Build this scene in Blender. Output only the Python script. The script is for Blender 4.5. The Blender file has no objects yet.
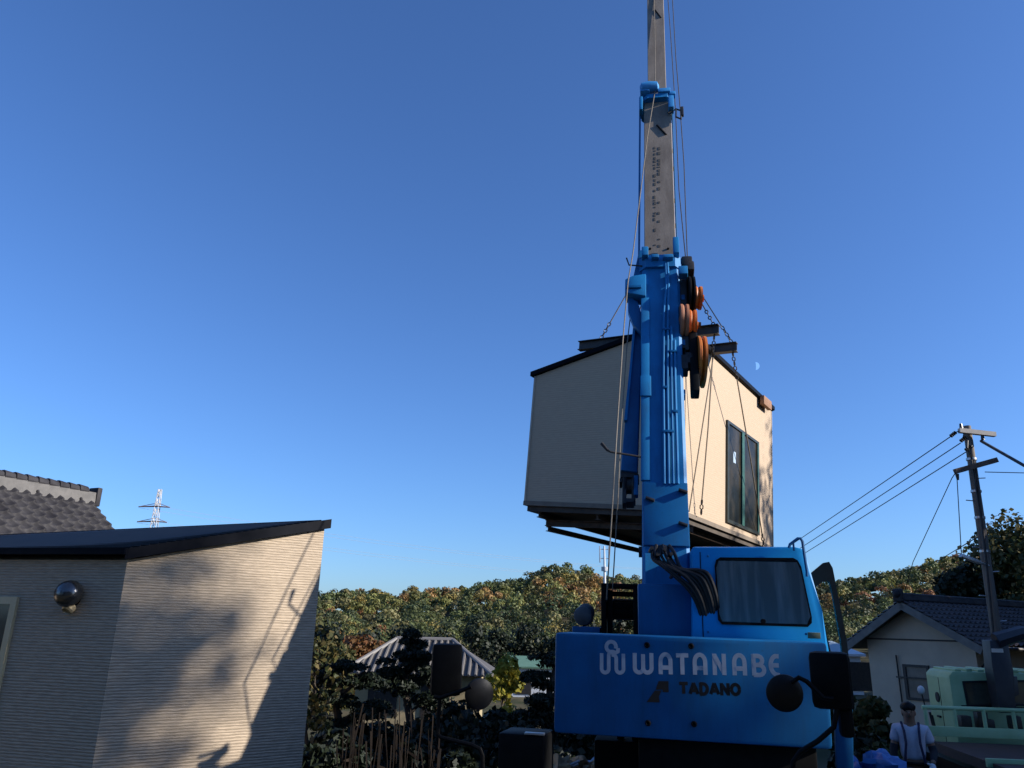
import bpy, bmesh, random
import numpy as np
from math import sin, cos, tan, radians, degrees, pi, sqrt, atan2, hypot
from mathutils import Vector, Matrix, noise

D = bpy.data
SC = bpy.context.scene
COL = SC.collection
rnd = random.Random(7)
nr = np.random.default_rng(11)

# ------------------------------------------------------------------ camera
FPX, PITCH, ROLL, EYE = 760.0, radians(17.6), radians(1.3), 2.6
F = Vector((0, cos(PITCH), sin(PITCH)))
R0 = Vector((1, 0, 0)); U0 = Vector((0, -sin(PITCH), cos(PITCH)))
RT = R0 * cos(ROLL) + U0 * sin(ROLL)
UP = U0 * cos(ROLL) - R0 * sin(ROLL)
CAM = Vector((0, 0, EYE))
cd = D.cameras.new('camera'); cam = D.objects.new('camera', cd); COL.objects.link(cam)
cd.sensor_width = 36; cd.lens = 36 * FPX / 1024; cd.clip_start = .05; cd.clip_end = 8000
m = Matrix.Identity(4)
for i in range(3):
    m[i][0] = RT[i]; m[i][1] = UP[i]; m[i][2] = -F[i]; m[i][3] = CAM[i]
cam.matrix_world = m
SC.camera = cam

def ray(px, py): return F + RT * ((px - 512) / FPX) + UP * ((384 - py) / FPX)
def at(px, py, Y):
    d = ray(px, py); return CAM + d * (Y / d.y)
def atz(px, py, zc): return CAM + ray(px, py) * zc
def atlevel(px, py, Z):
    d = ray(px, py); return CAM + d * ((Z - EYE) / d.z)

class Frame:
    """a local frame: x to the right along a wall, y inward, z up"""
    def __init__(s, M): s.M = M; s.I = M.inverted()
    def at(s, px, py, y=0.0):
        o = s.I @ CAM; d = s.I.to_3x3() @ ray(px, py)
        return o + d * ((y - o.y) / d.y)
    def atx(s, px, py, x=0.0):
        o = s.I @ CAM; d = s.I.to_3x3() @ ray(px, py)
        return o + d * ((x - o.x) / d.x)
    def w(s, *p): return s.M @ Vector(p)
def wall_frame(o, az):
    a = radians(az); x = Vector((sin(a), cos(a), 0)); z = Vector((0, 0, 1)); y = z.cross(x)
    M = Matrix.Identity(4)
    for i in range(3):
        M[i][0] = x[i]; M[i][1] = y[i]; M[i][2] = z[i]; M[i][3] = o[i]
    return Frame(M)

# ------------------------------------------------------------------ objects
WL = {}
def setp(o, label=None, cat=None, group=None, kind=None):
    if label: o['label'] = label
    if cat: o['category'] = cat
    if group: o['group'] = group
    if kind: o['kind'] = kind
    return o
def empty(name, loc, label, cat, group=None):
    o = D.objects.new(name, None); COL.objects.link(o); o.location = loc; o.empty_display_size = .3
    WL[o] = Vector(loc); return setp(o, label, cat, group)
def link(name, me, mat, parent=None):
    o = D.objects.new(name, me); COL.objects.link(o)
    if mat is not None:
        me.materials.clear(); me.materials.append(mat)
    if parent is not None:
        o.parent = parent; o.location = -WL[parent]; WL[o] = Vector((0, 0, 0))
    else:
        n = len(me.vertices); a = np.empty(n * 3, np.float32); me.vertices.foreach_get('co', a); a = a.reshape(-1, 3)
        lo = a.min(0); hi = a.max(0); c = np.array([(lo[0] + hi[0]) / 2, (lo[1] + hi[1]) / 2, lo[2]], np.float32)
        me.vertices.foreach_set('co', (a - c).ravel()); me.update()
        o.location = Vector([float(v) for v in c]); WL[o] = Vector(o.location)
    return o

class MB:
    def __init__(s, M=None):
        s.bm = bmesh.new(); s.M = M.M if isinstance(M, Frame) else (M or Matrix())
    def add(s, vs, fs):
        v = [s.bm.verts.new(s.M @ Vector(p)) for p in vs]
        out = []
        for f in fs:
            try: out.append(s.bm.faces.new([v[i] for i in f]))
            except ValueError: pass
        return v
    def bev(s, v, b, seg=2):
        if b > 0:
            vs = set(v); es = [e for e in s.bm.edges if e.verts[0] in vs and e.verts[1] in vs]
            bmesh.ops.bevel(s.bm, geom=es, offset=b, segments=seg, affect='EDGES', profile=.6, clamp_overlap=True)
    def box(s, c, size, bev=0.0, rot=None, taper=1.0):
        hx, hy, hz = size[0] / 2, size[1] / 2, size[2] / 2
        P = []
        for z in (-1, 1):
            t = taper if z > 0 else 1
            for x, y in ((-1, -1), (1, -1), (1, 1), (-1, 1)):
                p = Vector((x * hx * t, y * hy * t, z * hz))
                if rot is not None: p = rot @ p
                P.append(p + Vector(c))
        v = s.add(P, [(3, 2, 1, 0), (4, 5, 6, 7), (0, 1, 5, 4), (1, 2, 6, 5), (2, 3, 7, 6), (3, 0, 4, 7)])
        s.bev(v, bev); return s
    def box2(s, a, b, bev=0.0):
        a = Vector(a); b = Vector(b)
        return s.box((a + b) / 2, [abs(b[i] - a[i]) for i in range(3)], bev)
    def prism(s, pts, y0, y1, bev=0.0):
        """outline [(x,z)...] counter-clockwise seen from -y, extruded y0..y1"""
        n = len(pts)
        v = s.add([(x, y0, z) for x, z in pts] + [(x, y1, z) for x, z in pts],
                  [tuple(range(n)), tuple(range(2 * n - 1, n - 1, -1))] + [(i, i + n, (i + 1) % n + n, (i + 1) % n) for i in range(n)])
        s.bev(v, bev); return s
    def slab(s, top, th, bev=0.0):
        """polygon of 3D points (top face) thickened straight down"""
        n = len(top)
        v = s.add([tuple(p) for p in top] + [(p[0], p[1], p[2] - th) for p in top],
                  [tuple(range(n)), tuple(range(2 * n - 1, n - 1, -1))] + [(i, i + n, (i + 1) % n + n, (i + 1) % n) for i in range(n)])
        s.bev(v, bev); return s
    def tube(s, pts, r, n=8, cap=True):
        pts = [Vector(p) for p in pts]; k = len(pts); rs = r if isinstance(r, (list, tuple)) else [r] * k
        vs = []; prev = None
        for i, p in enumerate(pts):
            t = (pts[min(i + 1, k - 1)] - pts[max(i - 1, 0)]).normalized()
            if prev is None:
                a = t.cross(Vector((0, 0, 1)));
                if a.length < .05: a = t.cross(Vector((1, 0, 0)))
                a.normalize()
            else:
                a = (prev - t * prev.dot(t)).normalized()
            prev = a; b = t.cross(a)
            for j in range(n):
                q = 2 * pi * j / n; vs.append(p + (a * cos(q) + b * sin(q)) * rs[i])
        fs = [(i * n + j, i * n + (j + 1) % n, (i + 1) * n + (j + 1) % n, (i + 1) * n + j) for i in range(k - 1) for j in range(n)]
        if cap: fs += [tuple(range(n - 1, -1, -1)), tuple((k - 1) * n + j for j in range(n))]
        s.add(vs, fs); return s
    def lathe(s, c, axis, prof, n=24):
        c = Vector(c); t = Vector(axis).normalized(); a = t.cross(Vector((0, 0, 1)))
        if a.length < .05: a = t.cross(Vector((1, 0, 0)))
        a.normalize(); b = t.cross(a); vs = []; k = len(prof)
        for r, h in prof:
            for j in range(n):
                q = 2 * pi * j / n; vs.append(c + t * h + (a * cos(q) + b * sin(q)) * max(r, 1e-4))
        fs = [(i * n + j, i * n + (j + 1) % n, (i + 1) * n + (j + 1) % n, (i + 1) * n + j) for i in range(k - 1) for j in range(n)]
        fs += [tuple(range(n - 1, -1, -1)), tuple((k - 1) * n + j for j in range(n))]
        s.add(vs, fs); return s
    def ball(s, c, r, seg=16, rings=10, wob=0, seed=0):
        r = Vector(r) if not isinstance(r, (int, float)) else Vector((r, r, r)); c = Vector(c); vs = []
        for i in range(rings + 1):
            th = pi * i / rings
            for j in range(seg):
                ph = 2 * pi * j / seg; d = Vector((sin(th) * cos(ph), sin(th) * sin(ph), cos(th)))
                k = 1 + wob * noise.noise(d * 2.2 + Vector((seed * 3.1, seed, 0))) if wob else 1
                vs.append(c + Vector((d.x * r.x, d.y * r.y, d.z * r.z)) * k)
        fs = [(i * seg + j, (i + 1) * seg + j, (i + 1) * seg + (j + 1) % seg, i * seg + (j + 1) % seg) for i in range(rings) for j in range(seg)]
        s.add(vs, fs); return s
    def ring(s, outer, inner, y0, y1):
        """flat frame between two outlines with the same number of points"""
        n = len(outer)
        vs = [(x, y, z) for y in (y0, y1) for pts in (outer, inner) for x, z in pts]
        fs = []
        for i in range(n):
            j = (i + 1) % n
            fs += [(i, j, n + j, n + i), (2 * n + i, 3 * n + i, 3 * n + j, 2 * n + j), (i, 2 * n + i, 2 * n + j, j), (n + i, n + j, 3 * n + j, 3 * n + i)]
        s.add(vs, fs); return s
    def build(s, name, mat, parent=None, angle=35, weld=True):
        if weld: bmesh.ops.remove_doubles(s.bm, verts=s.bm.verts, dist=1e-5)
        bmesh.ops.recalc_face_normals(s.bm, faces=s.bm.faces)
        me = D.meshes.new(name); s.bm.to_mesh(me); s.bm.free()
        me.shade_smooth(); me.set_sharp_from_angle(angle=radians(angle))
        return link(name, me, mat, parent)

def _each(s, name, mat_, parent):
    """every loose piece becomes a part of its own"""
    bm = s.bm; bmesh.ops.recalc_face_normals(bm, faces=bm.faces); seen = set(); out = []
    for v in list(bm.verts):
        if v in seen: continue
        st, isl = [v], []; seen.add(v)
        while st:
            a = st.pop(); isl.append(a)
            for e in a.link_edges:
                o = e.other_vert(a)
                if o not in seen: seen.add(o); st.append(o)
        ix = {a: i for i, a in enumerate(isl)}; fs = {f for a in isl for f in a.link_faces}
        me = D.meshes.new(name); me.from_pydata([tuple(a.co) for a in isl], [], [[ix[a] for a in f.verts] for f in fs]); me.shade_smooth(); me.set_sharp_from_angle(angle=radians(35))
        out.append(link(name, me, mat_, parent))
    bm.free(); return out
MB.each = _each

def np_mesh(name, V, Q, mat, parent=None, smooth=False, col=None):
    me = D.meshes.new(name); V = np.asarray(V, np.float32); Q = np.asarray(Q, np.int32); nf, k = Q.shape
    me.vertices.add(len(V)); me.vertices.foreach_set('co', V.ravel())
    me.loops.add(nf * k); me.loops.foreach_set('vertex_index', Q.ravel())
    me.polygons.add(nf); me.polygons.foreach_set('loop_start', np.arange(nf, dtype=np.int32) * k)
    me.update(calc_edges=True)
    if smooth: me.shade_smooth()
    if col is not None:
        a = me.color_attributes.new('tint', 'FLOAT_COLOR', 'POINT')
        c = np.ones((len(V), 4), np.float32); c[:, :3] = col; a.data.foreach_set('color', c.ravel())
    return link(name, me, mat, parent)

# ------------------------------------------------------------------ materials
MATS = {}
def mat(name, col, rough=.6, metal=0.0, col2=None, vs=3.0, stretch=(1, 1, 1), bump=0.0, bs=40.0, spec=.5, coat=0.0, detail=5, fac=(.35, .65)):
    if name in MATS: return MATS[name]
    M = D.materials.new(name); M.use_nodes = True; nt = M.node_tree; N = nt.nodes; L = nt.links
    p = N['Principled BSDF']; p.inputs['Roughness'].default_value = rough; p.inputs['Metallic'].default_value = metal
    p.inputs['Specular IOR Level'].default_value = spec; p.inputs['Coat Weight'].default_value = coat; p.inputs['Coat Roughness'].default_value = .12
    p.inputs['Base Color'].default_value = (*col, 1)
    tc = N.new('ShaderNodeTexCoord'); mp = N.new('ShaderNodeMapping'); mp.inputs['Scale'].default_value = stretch
    L.new(tc.outputs['Object'], mp.inputs['Vector'])
    if col2 is not None:
        n = N.new('ShaderNodeTexNoise'); n.inputs['Scale'].default_value = vs; n.inputs['Detail'].default_value = detail; n.inputs['Roughness'].default_value = .6
        L.new(mp.outputs[0], n.inputs['Vector'])
        r = N.new('ShaderNodeValToRGB'); r.color_ramp.elements[0].position = fac[0]; r.color_ramp.elements[1].position = fac[1]
        r.color_ramp.elements[0].color = (*col, 1); r.color_ramp.elements[1].color = (*col2, 1)
        L.new(n.outputs['Fac'], r.inputs['Fac']); L.new(r.outputs['Color'], p.inputs['Base Color'])
    if bump:
        n2 = N.new('ShaderNodeTexNoise'); n2.inputs['Scale'].default_value = bs; n2.inputs['Detail'].default_value = 4
        L.new(mp.outputs[0], n2.inputs['Vector'])
        b = N.new('ShaderNodeBump'); b.inputs['Strength'].default_value = bump; b.inputs['Distance'].default_value = .02
        L.new(n2.outputs['Fac'], b.inputs['Height']); L.new(b.outputs[0], p.inputs['Normal'])
    MATS[name] = M; return M

def siding(name, col, col2, pitch, depth, stone=1.0):
    M = D.materials.new(name); M.use_nodes = True; nt = M.node_tree; N = nt.nodes; L = nt.links
    p = N['Principled BSDF']; p.inputs['Roughness'].default_value = .8; p.inputs['Specular IOR Level'].default_value = .25
    tc = N.new('ShaderNodeTexCoord'); sx = N.new('ShaderNodeSeparateXYZ'); L.new(tc.outputs['Object'], sx.inputs[0])
    mp = N.new('ShaderNodeMapping'); mp.inputs['Scale'].default_value = (1, 1, 6); L.new(tc.outputs['Object'], mp.inputs['Vector'])
    n = N.new('ShaderNodeTexNoise'); n.inputs['Scale'].default_value = 6; n.inputs['Detail'].default_value = 6; n.inputs['Roughness'].default_value = .65; L.new(mp.outputs[0], n.inputs['Vector'])
    # courses: z wobbled a little by the noise, so the ribs are broken like split stone
    a = N.new('ShaderNodeMath'); a.operation = 'MULTIPLY_ADD'; L.new(n.outputs['Fac'], a.inputs[0]); a.inputs[1].default_value = pitch * 1.1 * stone; L.new(sx.outputs['Z'], a.inputs[2])
    b = N.new('ShaderNodeMath'); b.operation = 'MULTIPLY'; L.new(a.outputs[0], b.inputs[0]); b.inputs[1].default_value = 2 * pi / pitch
    s = N.new('ShaderNodeMath'); s.operation = 'SINE'; L.new(b.outputs[0], s.inputs[0])
    mul = N.new('ShaderNodeMath'); mul.operation = 'MULTIPLY_ADD'; L.new(n.outputs['Fac'], mul.inputs[0]); mul.inputs[1].default_value = 1.6 * stone; L.new(s.outputs[0], mul.inputs[2])
    bp = N.new('ShaderNodeBump'); bp.inputs['Strength'].default_value = .8; bp.inputs['Distance'].default_value = depth; L.new(mul.outputs[0], bp.inputs['Height']); L.new(bp.outputs[0], p.inputs['Normal'])
    n3 = N.new('ShaderNodeTexNoise'); n3.inputs['Scale'].default_value = 9; n3.inputs['Detail'].default_value = 6; L.new(mp.outputs[0], n3.inputs['Vector'])
    r = N.new('ShaderNodeValToRGB'); r.color_ramp.elements[0].position = .3; r.color_ramp.elements[1].position = .7
    r.color_ramp.elements[0].color = (*col, 1); r.color_ramp.elements[1].color = (*col2, 1); L.new(n3.outputs['Fac'], r.inputs['Fac'])
    gr = N.new('ShaderNodeMapRange'); gr.inputs['From Min'].default_value = -1; gr.inputs['From Max'].default_value = -.55; gr.inputs['To Min'].default_value = .8 if stone == 1 else .93; gr.inputs['To Max'].default_value = 1; L.new(s.outputs[0], gr.inputs['Value'])
    mx = N.new('ShaderNodeMix'); mx.data_type = 'RGBA'; mx.blend_type = 'MULTIPLY'; mx.inputs['Factor'].default_value = 1
    L.new(r.outputs[0], mx.inputs['A']); cb = N.new('ShaderNodeCombineColor')
    for i in range(3): L.new(gr.outputs[0], cb.inputs[i])
    L.new(cb.outputs[0], mx.inputs['B']); L.new(mx.outputs['Result'], p.inputs['Base Color'])
    return M

def leafmat(name, cols, trans=.25, tint=False, rough=.6):
    M = D.materials.new(name); M.use_nodes = True; nt = M.node_tree; N = nt.nodes; L = nt.links
    p = N['Principled BSDF']; p.inputs['Roughness'].default_value = rough; p.inputs['Specular IOR Level'].default_value = .3
    g = N.new('ShaderNodeNewGeometry'); r = N.new('ShaderNodeValToRGB'); e = r.color_ramp.elements
    while len(e) < len(cols): e.new(.5)
    for i, c in enumerate(cols):
        e[i].position = i / (len(cols) - 1); e[i].color = (*c, 1)
    L.new(g.outputs['Random Per Island'], r.inputs['Fac'])
    out = r.outputs[0]
    if tint:
        at_ = N.new('ShaderNodeAttribute'); at_.attribute_name = 'tint'
        mx = N.new('ShaderNodeMix'); mx.data_type = 'RGBA'; mx.blend_type = 'MULTIPLY'; mx.inputs['Factor'].default_value = 1
        L.new(out, mx.inputs['A']); L.new(at_.outputs['Color'], mx.inputs['B']); out = mx.outputs['Result']
    L.new(out, p.inputs['Base Color'])
    if trans:
        t = N.new('ShaderNodeBsdfTranslucent'); L.new(out, t.inputs['Color']); ms = N.new('ShaderNodeMixShader'); ms.inputs[0].default_value = trans
        L.new(p.outputs[0], ms.inputs[1]); L.new(t.outputs[0], ms.inputs[2]); L.new(ms.outputs[0], N['Material Output'].inputs['Surface'])
    return M

def glassmat(name, col, gl=.5, tcol=(.5, .55, .55)):
    M = D.materials.new(name); M.use_nodes = True; nt = M.node_tree; N = nt.nodes; L = nt.links
    N.remove(N['Principled BSDF'])
    t = N.new('ShaderNodeBsdfTransparent'); t.inputs[0].default_value = (*tcol, 1)
    g = N.new('ShaderNodeBsdfGlossy'); g.inputs['Roughness'].default_value = .03; g.inputs['Color'].default_value = (*col, 1)
    f = N.new('ShaderNodeFresnel'); f.inputs['IOR'].default_value = 1.0 + gl
    ms = N.new('ShaderNodeMixShader'); L.new(f.outputs[0], ms.inputs[0]); L.new(t.outputs[0], ms.inputs[1]); L.new(g.outputs[0], ms.inputs[2])
    L.new(ms.outputs[0], N['Material Output'].inputs['Surface']); return M

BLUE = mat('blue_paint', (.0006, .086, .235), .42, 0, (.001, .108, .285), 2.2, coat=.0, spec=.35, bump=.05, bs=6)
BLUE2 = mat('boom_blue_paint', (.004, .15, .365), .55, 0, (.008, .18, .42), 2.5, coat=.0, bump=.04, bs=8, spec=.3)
def grime(M, col, scale=1.3, lo=.45, hi=.72, amt=.55):
    nt_ = M.node_tree; N = nt_.nodes; L = nt_.links; p = N['Principled BSDF']
    src = p.inputs['Base Color'].links[0].from_socket
    tc = N.new('ShaderNodeTexCoord'); mp = N.new('ShaderNodeMapping'); mp.inputs['Scale'].default_value = (5, 5, .7); L.new(tc.outputs['Object'], mp.inputs['Vector'])
    n = N.new('ShaderNodeTexNoise'); n.inputs['Scale'].default_value = scale; n.inputs['Detail'].default_value = 8; n.inputs['Roughness'].default_value = .7; L.new(mp.outputs[0], n.inputs['Vector'])
    mr = N.new('ShaderNodeMapRange'); mr.inputs['From Min'].default_value = lo; mr.inputs['From Max'].default_value = hi; mr.inputs['To Max'].default_value = amt; L.new(n.outputs['Fac'], mr.inputs['Value'])
    n2 = N.new('ShaderNodeTexNoise'); n2.inputs['Scale'].default_value = 55; n2.inputs['Detail'].default_value = 3; L.new(tc.outputs['Object'], n2.inputs['Vector'])
    m2 = N.new('ShaderNodeMapRange'); m2.inputs['From Min'].default_value = .66; m2.inputs['From Max'].default_value = .72; m2.inputs['To Max'].default_value = .5; L.new(n2.outputs['Fac'], m2.inputs['Value'])
    mx_ = N.new('ShaderNodeMath'); mx_.operation = 'MAXIMUM'; L.new(mr.outputs[0], mx_.inputs[0]); L.new(m2.outputs[0], mx_.inputs[1])
    mix = N.new('ShaderNodeMix'); mix.data_type = 'RGBA'; L.new(mx_.outputs[0], mix.inputs['Factor']); L.new(src, mix.inputs['A']); mix.inputs['B'].default_value = (*col, 1)
    L.new(mix.outputs['Result'], p.inputs['Base Color']); ro = N.new('ShaderNodeMapRange'); ro.inputs['To Min'].default_value = p.inputs['Roughness'].default_value; ro.inputs['To Max'].default_value = .75; L.new(mx_.outputs[0], ro.inputs['Value']); L.new(ro.outputs[0], p.inputs['Roughness'])
grime(BLUE, (.002, .05, .10), amt=.4); grime(BLUE2, (.012, .06, .14), amt=.45)
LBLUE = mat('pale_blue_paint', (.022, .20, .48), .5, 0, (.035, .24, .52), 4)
BOOMGREY = mat('weathered_boom_steel', (.17, .14, .11), .65, .0, (.235, .195, .155), 1.6, (3, 3, .5), bump=.06, bs=20)
grime(BOOMGREY, (.09, .07, .055), 1.0, .42, .75, .7)
BLACK = mat('black_steel', (.003, .003, .0035), .55, 0, (.006, .006, .006), 12, spec=.12)
DARK = mat('dark_steel', (.018, .018, .02), .5, .3, (.04, .034, .03), 14, bump=.1)
RUBBER = mat('black_rubber', (.007, .007, .007), .65)
HOSE = mat('hose_rubber', (.004, .004, .0045), .45, 0, (.012, .011, .010), 30, spec=.35)
ORANGE = mat('orange_paint', (.55, .16, .02), .5, 0, (.42, .10, .015), 8, bump=.1)
WHITE = mat('white_paint', (.62, .64, .66), .5, 0, (.52, .54, .56), 10)
DECALW = mat('white_decal', (.42, .46, .52), .5, 0, (.34, .38, .45), 14)
DECALB = mat('black_decal', (.004, .005, .007), .5)
ROPE = mat('wire_rope', (.13, .11, .085), .6, .2, (.20, .17, .13), 60)
DROPE = mat('dark_wire_rope', (.05, .045, .04), .5, .5, (.10, .09, .08), 60)
GALV = mat('galvanised_steel', (.42, .43, .44), .4, .7, (.55, .55, .55), 14)
RUST = mat('rusty_steel', (.06, .038, .026), .8, .1, (.12, .07, .042), 9, bump=.3)
BEAM = mat('dark_beam_paint', (.022, .022, .026), .6, .2, (.05, .043, .04), 6, bump=.15)
NAVYROOF = mat('navy_roof_metal', (.004, .0055, .0085), .5, .0, (.007, .0085, .012), 3, bump=.04, bs=8, spec=.06)
FASCIA = mat('dark_fascia_metal', (.003, .004, .007), .5, .0, (.005, .006, .010), 5, spec=.06)
SIDE_A = siding('split_stone_siding', (.37, .295, .213), (.50, .40, .292), .030, .0026)
SIDE_B = siding('fine_ribbed_siding', (.43, .33, .235), (.485, .375, .265), .045, .0007, .25)
CREAM = mat('cream_aluminium', (.55, .43, .24), .5, .0, (.6, .48, .28), 6)
BRONZE = mat('bronze_aluminium', (.03, .04, .035), .4, .4, (.05, .055, .045), 6)
GREENAL = mat('green_tape_aluminium', (.018, .075, .06), .45, .1, (.03, .11, .085), 6)
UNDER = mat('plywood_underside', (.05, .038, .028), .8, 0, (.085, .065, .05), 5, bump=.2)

# ------------------------------------------------------------------ light and sky
SAZ, SEL = radians(102.5), radians(24.5)
SUNV = Vector((sin(SAZ) * cos(SEL), cos(SAZ) * cos(SEL), sin(SEL)))
ld = D.lights.new('sun', 'SUN'); ld.energy = 5.0; ld.angle = radians(.53); ld.color = (1, .935, .85)
sun = D.objects.new('sun', ld); COL.objects.link(sun); sun.location = (30, 0, 40)
sun.rotation_euler = SUNV.to_track_quat('Z', 'Y').to_euler()
W = D.worlds.new('World'); SC.world = W; W.use_nodes = True
nt = W.node_tree; bg = nt.nodes['Background']; sky = nt.nodes.new('ShaderNodeTexSky'); sky.sky_type = 'NISHITA'
sky.sun_disc = False; sky.sun_elevation = SEL; sky.sun_rotation = SAZ; sky.altitude = 100; sky.air_density = 1.0; sky.dust_density = .7; sky.ozone_density = 6.3
tn = nt.nodes.new('ShaderNodeMix'); tn.data_type = 'RGBA'; tn.blend_type = 'MULTIPLY'; tn.inputs['Factor'].default_value = 1
nt.links.new(sky.outputs[0], tn.inputs['A']); tn.inputs['B'].default_value = (.83, 1.0, 1.25, 1)
nt.links.new(tn.outputs['Result'], bg.inputs['Color']); bg.inputs['Strength'].default_value = .093
SC.view_settings.view_transform = 'Standard'; SC.view_settings.look = 'None'; SC.view_settings.exposure = .737; SC.view_settings.gamma = 1
SC.view_settings.use_curve_mapping = False
SC.cycles.max_bounces = 6; SC.cycles.transparent_max_bounces = 12

# ------------------------------------------------------------------ terrain
def sst(a, b, x):
    t = np.clip((x - a) / (b - a), 0, 1); return t * t * (3 - 2 * t)
# skyline of the wooded ridge: tan(azimuth) -> height of the ground at the crest
SKY = [(-1.5, 6), (-.6, 5), (-.35, 3), (-.27, 3.6), (-.22, 3.9), (-.15, 3.4), (-.09, 5.8), (-.04, 8.2), (.02, 11.2), (.045, 12), (.09, 10.8), (.13, 9), (.25, 7), (.43, 9.5), (.48, 12), (.54, 14.5), (.60, 15.5), (.66, 17), (.7, 21), (.8, 26), (.92, 34), (1.2, 36), (1.6, 34), (2.5, 30)]
SK = np.array(SKY)
def ground_z(x, y):
    x = np.asarray(x, float); y = np.asarray(y, float)
    drop = -2.6 * sst(13, 27, y) * (1 - sst(5, 11, x)) - .6 * sst(14, 24, y) * sst(5, 11, x)
    crest = np.interp(x / np.maximum(y, 1), SK[:, 0], SK[:, 1])
    h = (crest + 2.6) * sst(95, 225, y) * 1.0
    und = 1.3 * np.sin(x * .07 + 1.3) * np.sin(y * .05) * sst(95, 150, y)
    far = -30 * sst(250, 420, y)
    return drop + h + und + far
gx = np.concatenate([-np.geomspace(3000, 60, 26), np.linspace(-58, 100, 110), np.geomspace(104, 3000, 26)])
gy = np.concatenate([-np.geomspace(3000, 20, 14), np.linspace(-18, 260, 160), np.geomspace(270, 5000, 24)])
GX, GY = np.meshgrid(gx, gy); V = np.stack([GX, GY, ground_z(GX, GY)], -1).reshape(-1, 3)
nx = len(gx); I = np.arange((len(gy) - 1) * nx).reshape(-1, nx)[:, :-1].ravel(); Q = np.stack([I, I + 1, I + nx + 1, I + nx], 1)
g = np_mesh('ground', V, Q, mat('soil_and_grass', (.035, .04, .018), .95, 0, (.09, .075, .045), .35, bump=.5, bs=3, spec=.1), smooth=True)
setp(g, kind='structure')

# ------------------------------------------------------------------ foliage tools
def quads(P, nrm, size, jit=.8, asp=.7):
    """leaf quads at P facing nrm (jittered)"""
    n = len(P); nn = nrm + nr.normal(0, jit, (n, 3)); nn /= np.linalg.norm(nn, axis=1, keepdims=True) + 1e-9
    t = np.cross(nn, nr.normal(0, 1, (n, 3))); t /= np.linalg.norm(t, axis=1, keepdims=True) + 1e-9; b = np.cross(nn, t)
    s = (size * nr.uniform(.6, 1.3, n))[:, None]
    V = np.stack([P + t * s, P + b * s * asp, P - t * s, P - b * s * asp], 1).reshape(-1, 3)
    return V, np.arange(4 * n).reshape(-1, 4)
def shell(n, c, r, lo=.45, zmin=-1.0):
    d = nr.normal(0, 1, (n, 3)); d /= np.linalg.norm(d, axis=1, keepdims=True)
    d[:, 2] = np.where(d[:, 2] < zmin, -d[:, 2], d[:, 2])
    rr = nr.uniform(lo ** 3, 1, n)[:, None] ** (1 / 3)
    return np.asarray(c) + d * rr * np.asarray(r), d
def clump_points(blobs, per, lo=.5, zmin=-1):
    P = []; Nn = []
    for c, r in blobs:
        p, d = shell(per, c, r, lo, zmin); P.append(p); Nn.append(d)
    return np.concatenate(P), np.concatenate(Nn)
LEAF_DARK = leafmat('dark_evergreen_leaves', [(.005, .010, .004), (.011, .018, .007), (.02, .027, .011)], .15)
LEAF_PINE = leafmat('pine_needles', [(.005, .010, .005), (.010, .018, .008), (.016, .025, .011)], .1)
LEAF_MID = leafmat('mid_green_leaves', [(.02, .035, .012), (.04, .055, .016), (.07, .075, .022)], .25)
LEAF_YEL = leafmat('yellow_autumn_leaves', [(.16, .19, .03), (.34, .30, .04), (.45, .36, .05)], .35)
LEAF_RED = leafmat('russet_autumn_leaves', [(.10, .04, .015), (.16, .065, .02), (.14, .09, .03)], .25)
LEAF_AUT = leafmat('mixed_autumn_leaves', [(.03, .045, .014), (.07, .07, .02), (.12, .085, .025)], .25)
REED = leafmat('dry_reed_stalks', [(.018, .013, .010), (.03, .021, .015), (.012, .009, .007)], .1)
BARK = mat('bark', (.035, .026, .018), .9, 0, (.06, .045, .032), 8, (1, 1, .2), bump=.6, bs=18)

def tree(name, label, cat, x, y, h, rx, leafm, n=2500, ls=.16, group=None, base=.25, blobs=16, rng=None, trunk_r=.16, z0=None, zmin=-1, flat=.8, extra=()):
    rg = rng or random.Random(int(x * 131 + y * 17) & 65535)
    z = float(ground_z(x, y)) - .05 if z0 is None else z0
    t = empty(name, (x, y, z), label, cat, group)
    tb = MB(); top = Vector((x + rg.uniform(-.05, .05) * h, y, z + h * .8)); tp = [Vector((x, y, z))]
    for k in range(1, 6):
        f = k / 5; tp.append(Vector((x, y, z)).lerp(top, f) + Vector((rg.uniform(-1, 1), rg.uniform(-1, 1), 0)) * .04 * h * (f < 1))
    tb.tube(tp, [trunk_r * (1 - .75 * k / 5) for k in range(6)], 8)
    bl = []
    for k in range(blobs):
        f = rg.uniform(base, .95); prof = sin(pi * min(1, (f - base) / (1 - base) * .85 + .15)) ** .7
        a = rg.uniform(0, 2 * pi); rr = rx * prof * rg.uniform(.35, .8); s = rx * rg.uniform(.28, .48)
        c = (x + cos(a) * rr, y + sin(a) * rr, z + h * f - s * .3); bl.append((c, (s, s, s * flat)))
        q = tp[min(5, max(1, int(f * 5)))]
        tb.tube([q, q.lerp(Vector(c), .5) + Vector((0, 0, .05 * h)), Vector(c)], [trunk_r * .35, trunk_r * .2, trunk_r * .06], 5)
    for c, r, m_ in extra:
        q = tp[4]; c = Vector(c); tb.tube([q, q.lerp(c, .5) + Vector((0, 0, .2)), c], [trunk_r * .4, trunk_r * .25, trunk_r * .1], 6)
    tb.build('trunk', BARK, t)
    P, Nn = clump_points(bl, n // blobs, .55, zmin)
    for c, r, m_ in extra:
        n_q = nr.normal(0, 1, (m_, 3)); p_ = np.array(c) + n_q * r * .6; v2, q2 = quads(p_, n_q, .10, .9); np_mesh('crown', v2, q2, leafm, t)
    Vv, Qq = quads(P, Nn, ls, .7)
    np_mesh('crown', Vv, Qq, leafm, t)
    return t

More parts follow.
